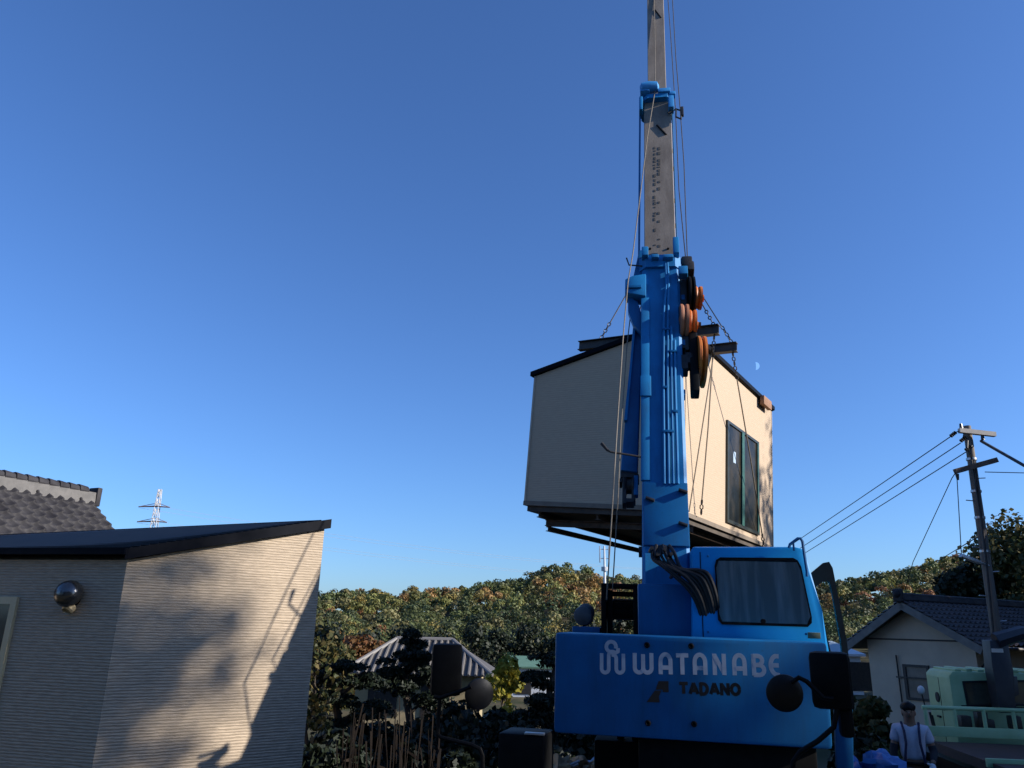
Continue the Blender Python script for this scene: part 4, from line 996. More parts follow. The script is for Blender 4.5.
q = SU.at(763, 621.5, YB); MB(SU).lathe((q.x, YB - .017, q.z), (0, -1, 0), [(.025, 0), (.022, .015)], 12).build('window_latch', BLACK, wfr)
q = SU.at(814, 635.5, YB); MB(SU).box((q.x, YB - .004, q.z), (.115, .01, .055), .004).build('data_plate', mat('olive_plate', (.10, .12, .08), .5), cab)
k = MB(SU); G_ = [(788, 548.5), (789, 545), (797, 539), (799.5, 539), (801.5, 542), (803.5, 556), (806, 572), (806, 577)]
k.tube([(SU.at(a, b_, YB).x, YB - .05, SU.at(a, b_, YB).z) for a, b_ in G_], .014, 8); q = SU.at(792.5, 545, YB); k.tube([(q.x, YB - .05, q.z - .06), (q.x, YB - .05, q.z + .02)], .01, 6); k.build('grab_handle', BLUE, cab)
k = MB(SU)
for (pa, pb) in (((700, 552), (700, 640)),):
    a = SU.at(*pa, YB); c = SU.at(*pb, YB); k.box2((a.x - .004, YB - .004, c.z), (a.x + .004, YB + .004, a.z))
k.build('panel_seam', BLACK, cab)
k = MB(SU)
for px, py in ((708, 556), (708, 632), (704, 600), (806, 634)):
    q = SU.at(px, py, YB); k.lathe((q.x, YB + .001, q.z), (0, -1, 0), [(.012, 0), (.010, .006), (.002, .008)], 10)
k.each('rivet', BLUE, cab)
# open door
do = pxpoly(SU, [(852, 690), (846, 640), (836, 588), (832, 568), (828.5, 562), (823, 563), (811, 573), (820, 612), (829, 660), (833, 690)], YB + .45)
di = pxpoly(SU, [(845.5, 684), (840, 640), (831.5, 592), (829.5, 583.5), (827, 581), (822, 582), (815, 587), (822, 615), (832, 660), (835.5, 684)], YB + .45)
dr = MB(SU).ring(do, di, YB + .42, YB + .48).build('door', mat('charcoal_door_frame', (.008, .010, .010), .6, 0, (.014, .016, .016), 6, spec=.2), cab)
MB(SU).prism(di, YB + .445, YB + .452).build('pane', glassmat('clear_door_glass', (.8, .85, .9), .5, (.8, .86, .88)), dr)
dl = pxpoly(SU, [(836, 768), (853, 770), (852, 690), (833, 690)], YB + .45)
MB(SU).prism(dl, YB + .42, YB + .48, .01).build('door_panel', BLUE, dr)

# carrier: deck, chassis, nose, wheels, outriggers, mirrors
k = MB(CF); k.box2((-1.25, -3.1, .62), (1.25, 3.6, 1.10), .05); k.box2((-1.22, -3.2, .55), (1.22, -2.75, .95), .06); car = k.build('carrier', BLUE, cr)
for sx3 in (-1, 1):
    for yy in (-1.75, 1.75):
        w_ = MB(CF).lathe((sx3 * .80, yy, .66), (sx3, 0, 0), [(.30, 0), (.60, .0), (.66, .06), (.66, .34), (.60, .40), (.34, .38), (.30, .30), (.05, .26)], 36).build('wheel', RUBBER, cr)
        MB(CF).lathe((sx3 * 1.10, yy, .66), (sx3, 0, 0), [(.335, 0), (.33, .05), (.2, .0), (.12, .06), (.02, .07)], 28).build('rim', WHITE, w_)
for yy in (-2.65, 3.0):
    og = MB(CF).box2((-2.5, yy - .11, .55), (2.5, yy + .11, .78), .012).build('outrigger', BLUE, cr)
    k = MB(CF)
    for sx3 in (-2.42, 2.42): k.tube([(sx3, yy, 1.05), (sx3, yy, .06)], .075, 14); k.lathe((sx3, yy, .0), (0, 0, 1), [(.24, 0), (.24, .04), (.08, .09)], 20)
    k.each('jack', DARK, og)
# black step box with a pale lid edge on the front left of the deck
def cfx(px, py, y): return CF.at(px, py, y)
a = cfx(497, 768, -2.35); c = cfx(544, 735, -2.35)
MB(CF).box2((a.x, -2.35, 1.05), (c.x, -1.95, c.z), .03).build('step_box', BLACK, cr)
k = MB(CF); k.box2((a.x + .22, -2.36, c.z - .004), (c.x - .0, -2.30, c.z + .012), .004); k.build('step_edge', GALV, cr)
k = MB(CF)
for px in (617, 632): q = cfx(px, 745, -1.2); k.box2((q.x, -1.2, 1.05), (q.x + .06, -1.1, q.z + .12), .006)
k.build('deck_post', BLACK, cr)
def mirror(yl, rect, rnd_c, rnd_r, arm1, arm2, lab, tilt):
    a = CF.at(*rect[0], yl); c = CF.at(*rect[1], yl); w_ = c.x - a.x; h_ = a.z - c.z; ctr = Vector(((a.x + c.x) / 2, yl, (a.z + c.z) / 2))
    Rm = Matrix.Rotation(tilt, 3, 'Z')
    st_ = MB(CF); st_.tube([CF.at(px, py, yl) for px, py in arm1], .017, 8); mm = st_.build('mirror_stay', BLACK, cr)
    k = MB(CF); k.box(ctr + Vector((0, .03, 0)), (w_ / max(.3, cos(tilt)), .11, h_), .045, Rm); k.build('mirror', BLACK, mm)
    MB(CF).tube([CF.at(px, py, yl) + Vector((0, -.07, 0)) for px, py in arm2], .016, 8).build('mirror_arm', BLACK, mm)
    q = CF.at(*rnd_c, yl); r_ = (CF.at(rnd_c[0] + rnd_r, rnd_c[1], yl).x - q.x)
    k = MB(CF); k.lathe((q.x, yl, q.z), (.12 if tilt < 0 else .75, -1, -.12), [(r_ * .85, -.03), (r_, 0), (r_ * .99, .012), (r_ * .8, .026), (r_ * .4, .036), (.01, .04)], 32); k.build('round_mirror', mat('dull_black_plastic', (.006, .0055, .0055), .5, 0, (.010, .009, .009), 10, spec=.3), mm)
mirror(-2.55, ((433, 643), (458, 697)), (479, 694), 14.5, [(440, 697), (438.5, 715), (438, 734), (441, 737.5), (472, 745), (480, 749), (482.5, 756), (483, 800)], [(437, 696), (443, 697), (462, 691), (474, 686)], '', .35)
mirror(-2.95, ((809, 651), (855, 711)), (784.5, 693), 19, [(838, 705), (834, 727), (818, 741), (800, 752), (793, 762), (791, 800)], [(832, 698), (822, 697), (806, 681), (798, 677), (790, 682)], '', -.25)
a = CF.at(838, 700, -2.95); k = MB(CF); c = CF.at(855, 738, -2.9); k.box2((a.x, -2.95, c.z), (c.x, -2.82, a.z), .03); k.build('mirror_box', BLACK, cr)

# bundle on the deck: canvas and pale rods
bq = cfx(585, 752, -.7)
tb_ = empty('canvas_bundle', CF.w(bq.x, -.7, 1.10), 'crumpled brown canvas bundle lying under the counterweight', 'bundle')
k = MB()
for i in range(7):
    p_ = CF.w(bq.x + rnd.uniform(-.22, .26), -.7 + rnd.uniform(-.25, .15), 1.22 + rnd.uniform(-.06, .10)); k.ball(p_, (rnd.uniform(.12, .22), rnd.uniform(.12, .2), rnd.uniform(.09, .14)), 14, 10, .8, i)
k.build('canvas', mat('brown_canvas', (.34, .20, .10), .9, 0, (.5, .33, .18), 5, bump=.5, bs=18), tb_, 60)
k = MB()
for i in range(6):
    p_ = CF.w(bq.x - .5 + i * .015, -.85 - .03 * i, 1.13 + .015 * i); k.tube([p_, p_ + Vector((.42, .02, .07 + .02 * i))], .012, 6)
k.build('rod', mat('pale_plastic_rod', (.45, .5, .56), .5), tb_)

# ------------------------------------------------------------------ green truck
T0 = at(926, 728, 12.0); TF = wall_frame((T0.x, T0.y, 0), 98)
GREEN = mat('pale_green_truck_paint', (.27, .42, .22), .5, 0, (.34, .50, .28), 3, bump=.05, bs=8)
tk = empty('flatbed_truck', TF.w(1.0, -1.0, 0), 'pale green flatbed truck with a guard rail and folded loader crane behind its cab', 'truck')
TW = 2.05
def tz(py, px=960, y=0): return TF.at(px, py, y).z
zr = tz(707); zb = tz(727); zgt = tz(737)
k = MB(TF); k.box2((.02, -.03, zgt), (TW, .03, zb), .008)
k.build('headboard', GREEN, tk)
k = MB(TF); k.tube([(-.02, 0, zr - .02), (TW, 0, zr - .02)], .03, 8)
for i in range(6): x_ = .02 + i * (TW - .06) / 5; k.tube([(x_, 0, zb), (x_, 0, zr - .02)], .028, 8)
k.build('guard_rail', GREEN, tk)
# cab in front of it
yc = .55
ca = TF.at(957, 735, yc); ct = TF.at(957, 671, yc); W2 = ca.x + 1.62
k = MB(TF); o_ = [(ca.x, .62), (W2, .62), (W2, ct.z - .06), (W2 - .08, ct.z), (ca.x + .07, ct.z), (ca.x + .0, ct.z - .07)]
k.prism(o_, yc, yc + .95, .07); tc_ = k.build('cab', GREEN, tk)
k = MB(TF)
for i in range(9): x_ = ca.x + .16 + i * (W2 - ca.x - .3) / 8; k.box2((x_ - .045, yc + .03, ct.z - .01), (x_ + .045, yc + .9, ct.z + .028 + .012 * (i % 2)), .015)
k.each('roof_rib', GREEN, tc_)
for (pa, pb, pc, pd) in (((962, 681), (1001, 680), (1001, 706), (967, 707)), ((1006, 680), (1042, 680), (1040, 706), (1006, 706))):
    wo = pxpoly(TF, [pd, pc, pb, pa], yc); wi = oval(wo, .88, .95)
    f_ = MB(TF).ring(wo, wi, yc - .02, yc + .01).build('rear_window', RUBBER, tc_)
    MB(TF).prism(wi, yc - .004, yc + .004).build('pane', mat('truck_glass', (.05, .055, .045), .12, 0, (.10, .10, .07), 2.5, spec=.7), f_)
q = TF.atx(938, 697, ca.x); MB(TF).lathe((ca.x, q.y, q.z), (-1, 0, 0), [(.075, 0), (.075, .015), (.055, .02), (.01, .012)], 20).build('vent', RUBBER, tc_)
q = TF.at(921, 690, .9); q2 = TF.at(925, 706, .9)
mi = MB(TF).tube([(q.x, .9, q.z - .05), (q.x + .03, .9, q2.z), (ca.x + .02, .9, q2.z - .05)], .012, 6).build('mirror_arm', DARK, tc_)
MB(TF).ball((q.x, .9, q.z), (.055, .04, .065), 16, 10).build('mirror', WHITE, mi)
k = MB(TF); k.box2((ca.x + .12, yc - .008, ct.z - .50), (W2 - .12, yc + .004, ct.z - .485)); k.box2((ca.x - .004, yc + .42, .75), (ca.x + .004, yc + .435, ct.z - .12)); k.each('panel_seam', RUBBER, tc_)
MB(TF).box2((ca.x - .03, yc + .50, ct.z - .72), (ca.x - .004, yc + .62, ct.z - .69), .006).build('handle', RUBBER, tc_)
# crane column
k = MB(TF); yk = .28
k.prism(pxpoly(TF, [(996, 712), (1013, 712), (1008, 690), (1009, 672), (1003, 640), (985, 640), (988, 668), (992, 690)], yk), yk - .15, yk + .12, .015)
k.prism(pxpoly(TF, [(1004, 700), (1016, 694), (1014, 676), (1006, 676)], yk), yk - .1, yk + .1, .01)
lc_ = k.build('loader_crane', mat('dark_navy_paint', (.012, .014, .022), .45, 0, (.02, .022, .03), 8), tk)
a = TF.at(987, 652, yk); c = TF.at(998, 648.5, yk); MB(TF).box2((a.x, yk - .158, a.z), (c.x, yk - .151, c.z)).build('band', GALV, lc_)
k = MB(TF); q = TF.at(994, 641, yk); k.tube([(q.x - .02, yk - .1, q.z), (q.x + .35, yk - .1, q.z + .12), (q.x + 1.2, yk - .1, q.z + .02)], [.12, .11, .09], 8); k.build('folded_arm', lc_.data.materials[0], lc_)
# bed
zf = tz(742); 
MB(TF).box2((.04, -3.1, zf - .12), (TW, -.035, zf)).build('bed_floor', mat('worn_red_brown_deck', (.035, .02, .016), .8, 0, (.06, .034, .028), 3, (1, .2, 1), bump=.2), tk)
yt = -1.6
zg2 = TF.at(960, 757, -1.9).z
k = MB(TF); k.box2((-.02, -1.93, zg2 - .10), (TW + .02, -1.88, zg2), .008); k.build('cross_rail', GREEN, tk)
k = MB(TF); k.box2((.35, -3.0, .62), (.55, 2.0, .85)); k.box2((1.5, -3.0, .62), (1.7, 2.0, .85)); k.box2((-.0, -3.14, .55), (TW, -3.1, .75)); k.build('chassis', BLACK, tk)
for sx3, x_ in ((-1, .25), (1, TW - .25)):
    for yy in (1.3, -2.1):
        w_ = MB(TF).lathe((x_, yy, .40), (sx3, 0, 0), [(.22, 0), (.38, 0), (.40, .04), (.40, .18), (.37, .21), (.22, .20), (.05, .16)], 28).build('wheel', RUBBER, tk)
        MB(TF).lathe((x_ + sx3 * .19, yy, .40), (sx3, 0, 0), [(.215, 0), (.2, .02), (.1, -.01), (.06, .03), (.01, .03)], 20).build('rim', GALV, w_)
    MB(TF).box((x_, -3.16, .82), (.22, .05, .10), .012).build('tail_light', mat('red_lens', (.3, .02, .015), .25), tk)
k = MB(TF)
for px, py in ((932, 718), (934, 721)): q = TF.at(px, py, .1); k.tube([(q.x, .1, q.z - .1), (q.x - .02, .1, q.z + .08)], .018, 6)
for x_, h_ in ((.62, .16), (.85, .22), (.93, .12), (1.3, .18)): k.box((x_, .2, zb + h_ / 2 - .02), (.15, .15, h_), .02)
k.each('gear', DARK, tk)

# ------------------------------------------------------------------ worker
def skin(name, vs, es, rs, m_, parent, root=0, sub=2):
    me = D.meshes.new(name); me.from_pydata([tuple(v) for v in vs], es, []); o = link(name, me, m_, parent)
    md = o.modifiers.new('skin', 'SKIN'); md.use_smooth_shade = True
    lay_ = me.skin_vertices[0].data
    for i, r in enumerate(rs): lay_[i].radius = (r, r) if not isinstance(r, tuple) else r; lay_[i].use_root = (i == root)
    sd = o.modifiers.new('sub', 'SUBSURF'); sd.levels = sub; sd.render_levels = sub
    return o
Pp = at(910.5, 730, 11.0); yaw = radians(-22)
PF = Frame(Matrix.Translation((Pp.x, Pp.y, 0)) @ Matrix.Rotation(yaw, 4, 'Z') @ Matrix.Scale(.985, 4))    # x to the picture's right, -y towards the camera
W_ = lambda x, y, z: PF.w(x, y, z)
ps = empty('person', W_(0, 0, 0), 'person with short dark hair in a white work shirt and harness beside the green truck', 'person')
HT = 1.73; SKINM = mat('skin_tone', (.20, .105, .065), .6, 0, (.23, .125, .08), 12)
B = [W_(0, 0, .95), W_(0, -.01, 1.10), W_(0, -.02, 1.27), W_(0, -.0, 1.42), W_(0, -.01, 1.50), W_(0, -.03, 1.57), W_(0, -.04, 1.64), W_(0, -.03, 1.69)]
E_b = [(i, i + 1) for i in range(7)]; Rb = [(.15, .11), (.13, .10), (.155, .11), (.10, .08), .055, (.075, .085), (.08, .095), (.06, .07)]
def chainv(pts, rs, frm):
    s = len(B)
    for i, p in enumerate(pts):
        B.append(W_(*p)); Rb.append(rs[i]); E_b.append((frm if i == 0 else s + i - 1, s + i))
    return s + len(pts) - 1
AL = [(-.17, 0, 1.41), (-.235, -.02, 1.16), (-.27, -.10, .93)]; AR = [(.17, 0, 1.41), (.25, .00, 1.16), (.20, -.22, 1.03)]
hl = chainv(AL, [.06, .045, .032], 3); hr = chainv(AR, [.06, .045, .032], 3)
chainv([(-.09, 0, .88), (-.10, -.02, .48), (-.11, .03, .09), (-.11, -.10, .04)], [.09, .065, .042, .04], 0)
chainv([(.09, 0, .88), (.11, -.05, .48), (.12, 0, .09), (.13, -.13, .04)], [.09, .065, .042, .04], 0)
body = skin('body', B, E_b, Rb, SKINM, ps)
# head details
hb = MB(PF); hb.ball((0, -.035, 1.635), (.078, .098, .115), 20, 14); hb.box((0, -.135, 1.62), (.026, .035, .045), .012); hb.ball((-.08, -.02, 1.62), (.012, .025, .034), 8, 6); hb.ball((.08, -.02, 1.62), (.012, .025, .034), 8, 6); hb.build('head', SKINM, ps, 60)
k = MB(PF)
for s_ in (-1, 1): k.ball((s_ * .03, -.126, 1.645), (.012, .008, .007), 8, 6); k.box((s_ * .031, -.127, 1.668), (.032, .01, .007), .002)
k.box((0, -.128, 1.582), (.045, .012, .007), .002); k.each('face_features', mat('dark_brown', (.03, .018, .014), .5), ps)
k = MB(PF); k.ball((0, -.022, 1.69), (.094, .120, .078), 22, 14, .15, 3); k.ball((-.03, -.10, 1.685), (.055, .04, .035), 12, 8, .3, 8); k.ball((0, .03, 1.625), (.083, .07, .09), 16, 10, .15, 4); k.ball((0, -.095, 1.70), (.06, .035, .03), 12, 8, .3, 6); k.build('hair', mat('black_hair', (.003, .0025, .0025), .6, 0, (.006, .005, .0045), 40, spec=.2), ps, 60)
SHIRT = mat('white_work_shirt', (.46, .46, .54), .9, 0, (.38, .38, .46), 6, bump=.4, bs=14)
sv = [W_(0, 0, 1.02), W_(0, -.01, 1.14), W_(0, -.02, 1.29), W_(0, 0, 1.43), W_(0, -.01, 1.485), W_(-.17, 0, 1.415), W_(-.215, -.01, 1.24), W_(.17, 0, 1.415), W_(.222, .0, 1.24)]
skin('shirt', sv, [(0, 1), (1, 2), (2, 3), (3, 4), (3, 5), (5, 6), (3, 7), (7, 8)], [(.17, .13), (.16, .125), (.182, .13), (.125, .095), (.07, .065), .08, .072, .08, .072], SHIRT, ps)
DS = mat('dark_undershirt', (.015, .016, .022), .9)
for a_, nm in ((AL, 1), (AR, 2)):
    a0, a1, a2 = [Vector(p) for p in a_]; p0 = a0.lerp(a1, .6)
    skin('sleeve', [W_(*p0), W_(*a1), W_(*a1.lerp(a2, .88))], [(0, 1), (1, 2)], [.06, .054, .042], DS, ps)
    # gloved hand: palm and five curled fingers
    d = (a2 - a1).normalized(); sdv = d.cross(Vector((0, -1, 0))).normalized() * (1 if nm == 1 else -1); nrm = d.cross(sdv)
    hv = [a2, a2 + d * .05, a2 + d * .09]; he = [(0, 1), (1, 2)]; hr_ = [.033, (.042, .026), (.042, .022)]
    for j in range(4):
        o = sdv * (-.033 + .022 * j); ln = (.07, .08, .075, .058)[j]; s_ = len(hv)
        hv += [a2 + d * .095 + o, a2 + d * (.095 + ln * .5) + o + nrm * .012, a2 + d * (.095 + ln * .75) + o + nrm * .04]; hr_ += [.0105, .0095, .008]; he += [(2, s_), (s_, s_ + 1), (s_ + 1, s_ + 2)]
    s_ = len(hv); hv += [a2 + d * .03 + sdv * -.045, a2 + d * .06 + sdv * -.068 + nrm * .02, a2 + d * .085 + sdv * -.066 + nrm * .04]; hr_ += [.013, .011, .009]; he += [(1, s_), (s_, s_ + 1), (s_ + 1, s_ + 2)]
    skin('glove', [W_(*v) for v in hv], he, hr_, mat('white_work_glove', (.55, .56, .58), .9), ps, 1)
TR_ = mat('pale_work_trousers', (.30, .31, .36), .9, 0, (.25, .26, .31), 6, bump=.4, bs=12)
skin('trousers', [W_(0, 0, 1.0), W_(0, 0, .93), W_(-.09, 0, .86), W_(-.10, -.02, .48), W_(-.11, .03, .12), W_(.09, 0, .86), W_(.11, -.05, .48), W_(.12, 0, .12)], [(0, 1), (1, 2), (2, 3), (3, 4), (1, 5), (5, 6), (6, 7)], [(.165, .125), (.168, .125), .105, .085, .07, .105, .085, .07], TR_, ps)
for s_, y_ in ((-.11, .03), (.12, 0)): MB(PF).box((s_, y_ - .06, .055), (.10, .28, .11), .04).build('boot', RUBBER, ps)
k = MB(PF)
STR = [(-.10, .10, 1.44), (-.105, -.02, 1.50), (-.09, -.135, 1.40), (-.085, -.165, 1.26), (-.11, -.15, 1.10), (-.12, -.14, 1.02)]
for s_ in (1, -1):
    for i in range(len(STR) - 1):
        p, q = Vector(STR[i]), Vector(STR[i + 1]); p.x *= s_; q.x *= s_; k.tube([p, q], .016, 6)
k.each('harness', mat('navy_strap', (.015, .015, .05), .7), ps)
k = MB(PF); n_b = 24
bp_ = [(.180 * cos(2 * pi * i / n_b), .145 * sin(2 * pi * i / n_b) - .0, 1.01) for i in range(n_b + 1)]; k.tube(bp_, .022, 6, cap=False); k.box((-.15, -.10, .97), (.09, .08, .14), .02); k.box((.14, -.11, .97), (.09, .08, .12), .02); k.build('tool_belt', BLACK, ps)

# blue tarp on the ground by the worker and a dark bar lying beyond it
tp = at(880, 767, 9.0)
k = MB(); 
for i, (dx, dz, r) in enumerate(((0, -.05, .24), (-.22, -.14, .2), (.18, -.16, .2), (-.05, -.35, .35), (.1, -.5, .36))): k.ball((tp.x + dx, tp.y + .1 * (i % 2), tp.z + dz), (r, r * .9, r * .75), 18, 12, .7, i + 5)
k.ball((tp.x, tp.y, .45), (.45, .4, .48), 18, 12, .4, 2)
o = k.build('tarp_pile', mat('blue_tarpaulin', (.010, .09, .32), .5, 0, (.014, .12, .38), 4, bump=.5, bs=14), None, 60); setp(o, 'crumpled bright blue tarpaulin piled up beside the worker', 'tarpaulin')

# ------------------------------------------------------------------ utility pole and wires
YP = 20.0
pt = at(967, 428, YP); pb = at(1003, 680, YP); ax = (pt - pb).normalized(); pbase = pb + ax * ((float(ground_z(pb.x, YP)) - .3 - pb.z) / ax.z)
up = empty('utility_pole', pbase, 'weathered wooden utility pole with two crossarms rising behind the green truck', 'utility pole')
POLE = mat('weathered_pole', (.12, .10, .085), .85, 0, (.20, .17, .14), 3, (3, 3, .3), bump=.3, bs=20)
MB().tube([pbase, pbase.lerp(pt, .5), pt + ax * .05], [.14, .12, .10], 14).build('pole', POLE, up)
PPL = Frame(Matrix.Translation((0, YP, 0)))
def pl(px, py, dy=0.0): p = at(px, py, YP + dy); return p
def bar(name, a, c, w, m_, parent):
    a = Vector(a); c = Vector(c); d = (c - a).normalized(); u = Vector((0, 0, 1)); s = d.cross(u).normalized(); u = s.cross(d); vs = []
    for e in (a, c):
        for i, j in ((-1, -1), (1, -1), (1, 1), (-1, 1)): vs.append(tuple(e + s * i * w / 2 + u * j * w / 2))
    k = MB(); k.add(vs, [(3, 2, 1, 0), (4, 5, 6, 7), (0, 1, 5, 4), (1, 2, 6, 5), (2, 3, 7, 6), (3, 0, 4, 7)]); return k.build(name, m_, parent)
bar('crossarm', pl(959, 430.5, -.22), pl(995, 434.5, -.22), .12, mat('pale_crossarm', (.42, .38, .33), .7, 0, (.52, .47, .4), 6), up)
bar('crossarm', pl(955, 471.5, -.24), pl(996.5, 460, -.24), .13, mat('brown_crossarm', (.09, .06, .045), .8, 0, (.14, .095, .07), 6), up)
k = MB()
for px, py, dx in ((951, 436, -1), (961, 441, -1), (966, 450, -1)):
    p = pl(px, py, -.2); q = pl(px + 5, py - 4, -.2)
    for j in range(4): c = p.lerp(q, j / 3.5); k.tube([c, c.lerp(q, .28)], [.055, .03], 8)
for px, py in ((961.5, 429.5), (983, 440)): p = pl(px, py, -.2); k.tube([p, p + Vector((0, 0, .16))], [.05, .035], 8)
p = pl(957, 474, -.25); k.tube([p, p - Vector((0, 0, .16))], [.05, .03], 8)
k.each('insulator', mat('brown_ceramic', (.03, .024, .022), .3), up)
k = MB()
for (a, c) in (((972, 445), (973, 462)), ((968, 438), (971, 458))):
    k.tube([pl(*a, -.16), pl((a[0] + c[0]) / 2 - 2, (a[1] + c[1]) / 2, -.3), pl(*c, -.16)], .015, 6)
k.tube([pl(954, 433, -.2), pl(960.5, 430.5, -.22)], .014, 5); k.tube([pl(963, 438, -.2), pl(964, 432, -.22)], .014, 5); k.tube([pl(952, 478, -.25), pl(956, 472, -.24)], .012, 5); k.tube([pl(976, 470, -.19), pl(986, 560, -.21), pl(994, 640, -.22)], .03, 8); k.tube([pl(971, 456, -.2), pl(981, 520, -.2)], .02, 6)
k.each('conduit', DARK, up)
k = MB()
for i in range(8):
    f = .35 + i * .07; c = pbase.lerp(pt, f); k.tube([c, c + Vector((.30 if i % 2 else -.30, 0, .02))], .014, 6)
for f in (.62, .72, .8, .9): c = pbase.lerp(pt, f); k.tube([c - ax * .03, c + ax * .03], .13, 14)
k.each('step_bolt', GALV, up)
k = MB(); a = pl(962, 556, -.5); c = pl(989, 566, -.15); k.tube([c, a.lerp(c, .5) + Vector((0, 0, .0))], .03, 8); k.box(a.lerp(c, .3), (.5, .14, .09), .02, Matrix.Rotation(.36, 3, 'Y')); k.build('street_light', GALV, up)
def wire(pts, r, lab, grp='wires on the utility pole', sag=0.0, m_=None):
    P = []
    for i in range(len(pts) - 1):
        for j in range(12): f = j / 12; P.append(Vector(pts[i]).lerp(Vector(pts[i + 1]), f) - Vector((0, 0, sag * 4 * f * (1 - f))))
    P.append(Vector(pts[-1])); o = MB().tube(P, r, 6).build('power_line', m_ or mat('line_cable', (.02, .02, .022), .6)); setp(o, lab, 'cable', grp); return o
wire([pl(950, 437, -.2), at(700, 605, 58)], .013, 'topmost of the three parallel power lines running from the pole down behind the cab', sag=.05)
wire([pl(960.5, 443, -.2), at(704, 609.5, 58)], .013, 'middle one of the three parallel power lines running from the pole down behind the cab', sag=.05)
wire([pl(966, 452, -.2), at(708, 612, 58)], .013, 'lowest of the three parallel power lines running from the pole down behind the cab', sag=.05)
wire([pl(981, 441, -.1), at(1024, 465.5, 18), at(1220, 575, 13)], .038, 'thick dark cable sloping down to the right edge from the pole top')
wire([pl(985, 472, 0), at(1200, 477, 22)], .012, 'thin level wire leaving the lower crossarm towards the right edge')
wire([pl(952, 478, -.25), at(913, 562, 25), at(905, 590, 27)], .012, 'thin service wire sloping down from the lower crossarm to the tiled house')
wire([pl(957, 478, -.25), pl(961.5, 556, -.4)], .012, 'thin wire dropping straight from the lower crossarm to the street light')
wire([pl(984, 533, -.1), at(936, 562, 40)], .015, 'low cable leaving the middle of the pole towards the wooded hill')

# ------------------------------------------------------------------ lattice tower and mast
YT_ = 300.0; tc0 = at(152, 530, YT_); ttop = at(154, 489, YT_)
tw = empty('transmission_tower', (tc0.x, YT_, float(ground_z(tc0.x, YT_))), 'tall white and red lattice transmission tower on the skyline', 'transmission tower')
zb0 = float(ground_z(tc0.x, YT_)) - 1; zt0 = ttop.z; STEEL = mat('tower_steel', (.55, .53, .51), .6, .0)
def tw_w(z): f = (z - zb0) / (zt0 - zb0); return .5 + 2.0 * (1 - f)
def tcx(z): return tc0.x + (ttop.x - tc0.x) * (z - tc0.z) / (ttop.z - tc0.z) * 0 + .6
k = MB(); nlev = 15; zz = [zb0 + (zt0 - zb0) * i / nlev for i in range(nlev + 1)]
for i in range(nlev):
    a, c = zz[i], zz[i + 1]; wa, wc = tw_w(a), tw_w(c)
    for sx3, sy in ((-1, -1), (1, -1), (1, 1), (-1, 1)):
        k.tube([(tcx(a) + sx3 * wa, YT_ + sy * wa, a), (tcx(c) + sx3 * wc, YT_ + sy * wc, c)], .15, 4)
    for (s1, s2) in (((-1, -1), (1, -1)), ((1, -1), (-1, -1)), ((-1, 1), (1, 1)), ((-1, -1), (-1, 1)), ((1, 1), (1, -1))):
        k.tube([(tcx(a) + s1[0] * wa, YT_ + s1[1] * wa, a), (tcx(c) + s2[0] * wc, YT_ + s2[1] * wc, c)], .11, 4)
k.build('lattice', STEEL, tw)
arms = []
for (pl_, pr, py) in ((138.5, 170, 507), (137, 167, 522)):
    a = at(pl_, py, YT_); c = at(pr, py, YT_); zc_ = (a.z + c.z) / 2; k = MB(); 
    for y_ in (-.8, .8): k.tube([(a.x, YT_, zc_), (tcx(zc_), YT_ + y_, zc_ + .3), (c.x, YT_, zc_)], .2, 4)
    k.tube([(a.x, YT_, zc_), (tcx(zc_), YT_, zc_ + 1.6), (c.x, YT_, zc_)], .12, 4); k.build('crossarm', mat('tower_arm_red', (.18, .12, .11), .7), tw)
    arms += [Vector((a.x, YT_, zc_ - .4)), Vector((c.x, YT_, zc_ - .4))]
for i, a in enumerate(arms):
    wire([a, a + Vector((330, 190, -6))], .045, ('left upper', 'right upper', 'left lower', 'right lower')[i] + ' faint line leaving the lattice tower across the sky', 'wires on the lattice tower', 7, mat('far_cable', (.28, .30, .34), .6))
cpx = at(605, 600, 95); gz_ = float(ground_z(cpx.x, 95)); ctz = at(604, 546, 95).z
cm = empty('antenna_mast', (cpx.x, 95, gz_), 'slim white antenna mast below the hanging house', 'antenna mast')
MB().tube([(cpx.x, 95, gz_), (cpx.x, 95, ctz)], [.28, .10], 10).build('pole', WHITE, cm)
k = MB()
for dx in (-.55, .55): k.box((cpx.x + dx, 95, ctz - 1.0), (.14, .14, 2.0), .03)
for z_ in (-.4, -1.5): k.tube([(cpx.x - .55, 95, ctz + z_), (cpx.x + .55, 95, ctz + z_)], .05, 5)
k.tube([(cpx.x, 95, ctz - 2.5), (cpx.x, 95, ctz - 3.0)], .4, 10); k.build('antenna', mat('grey_antenna', (.4, .42, .45), .5), cm)

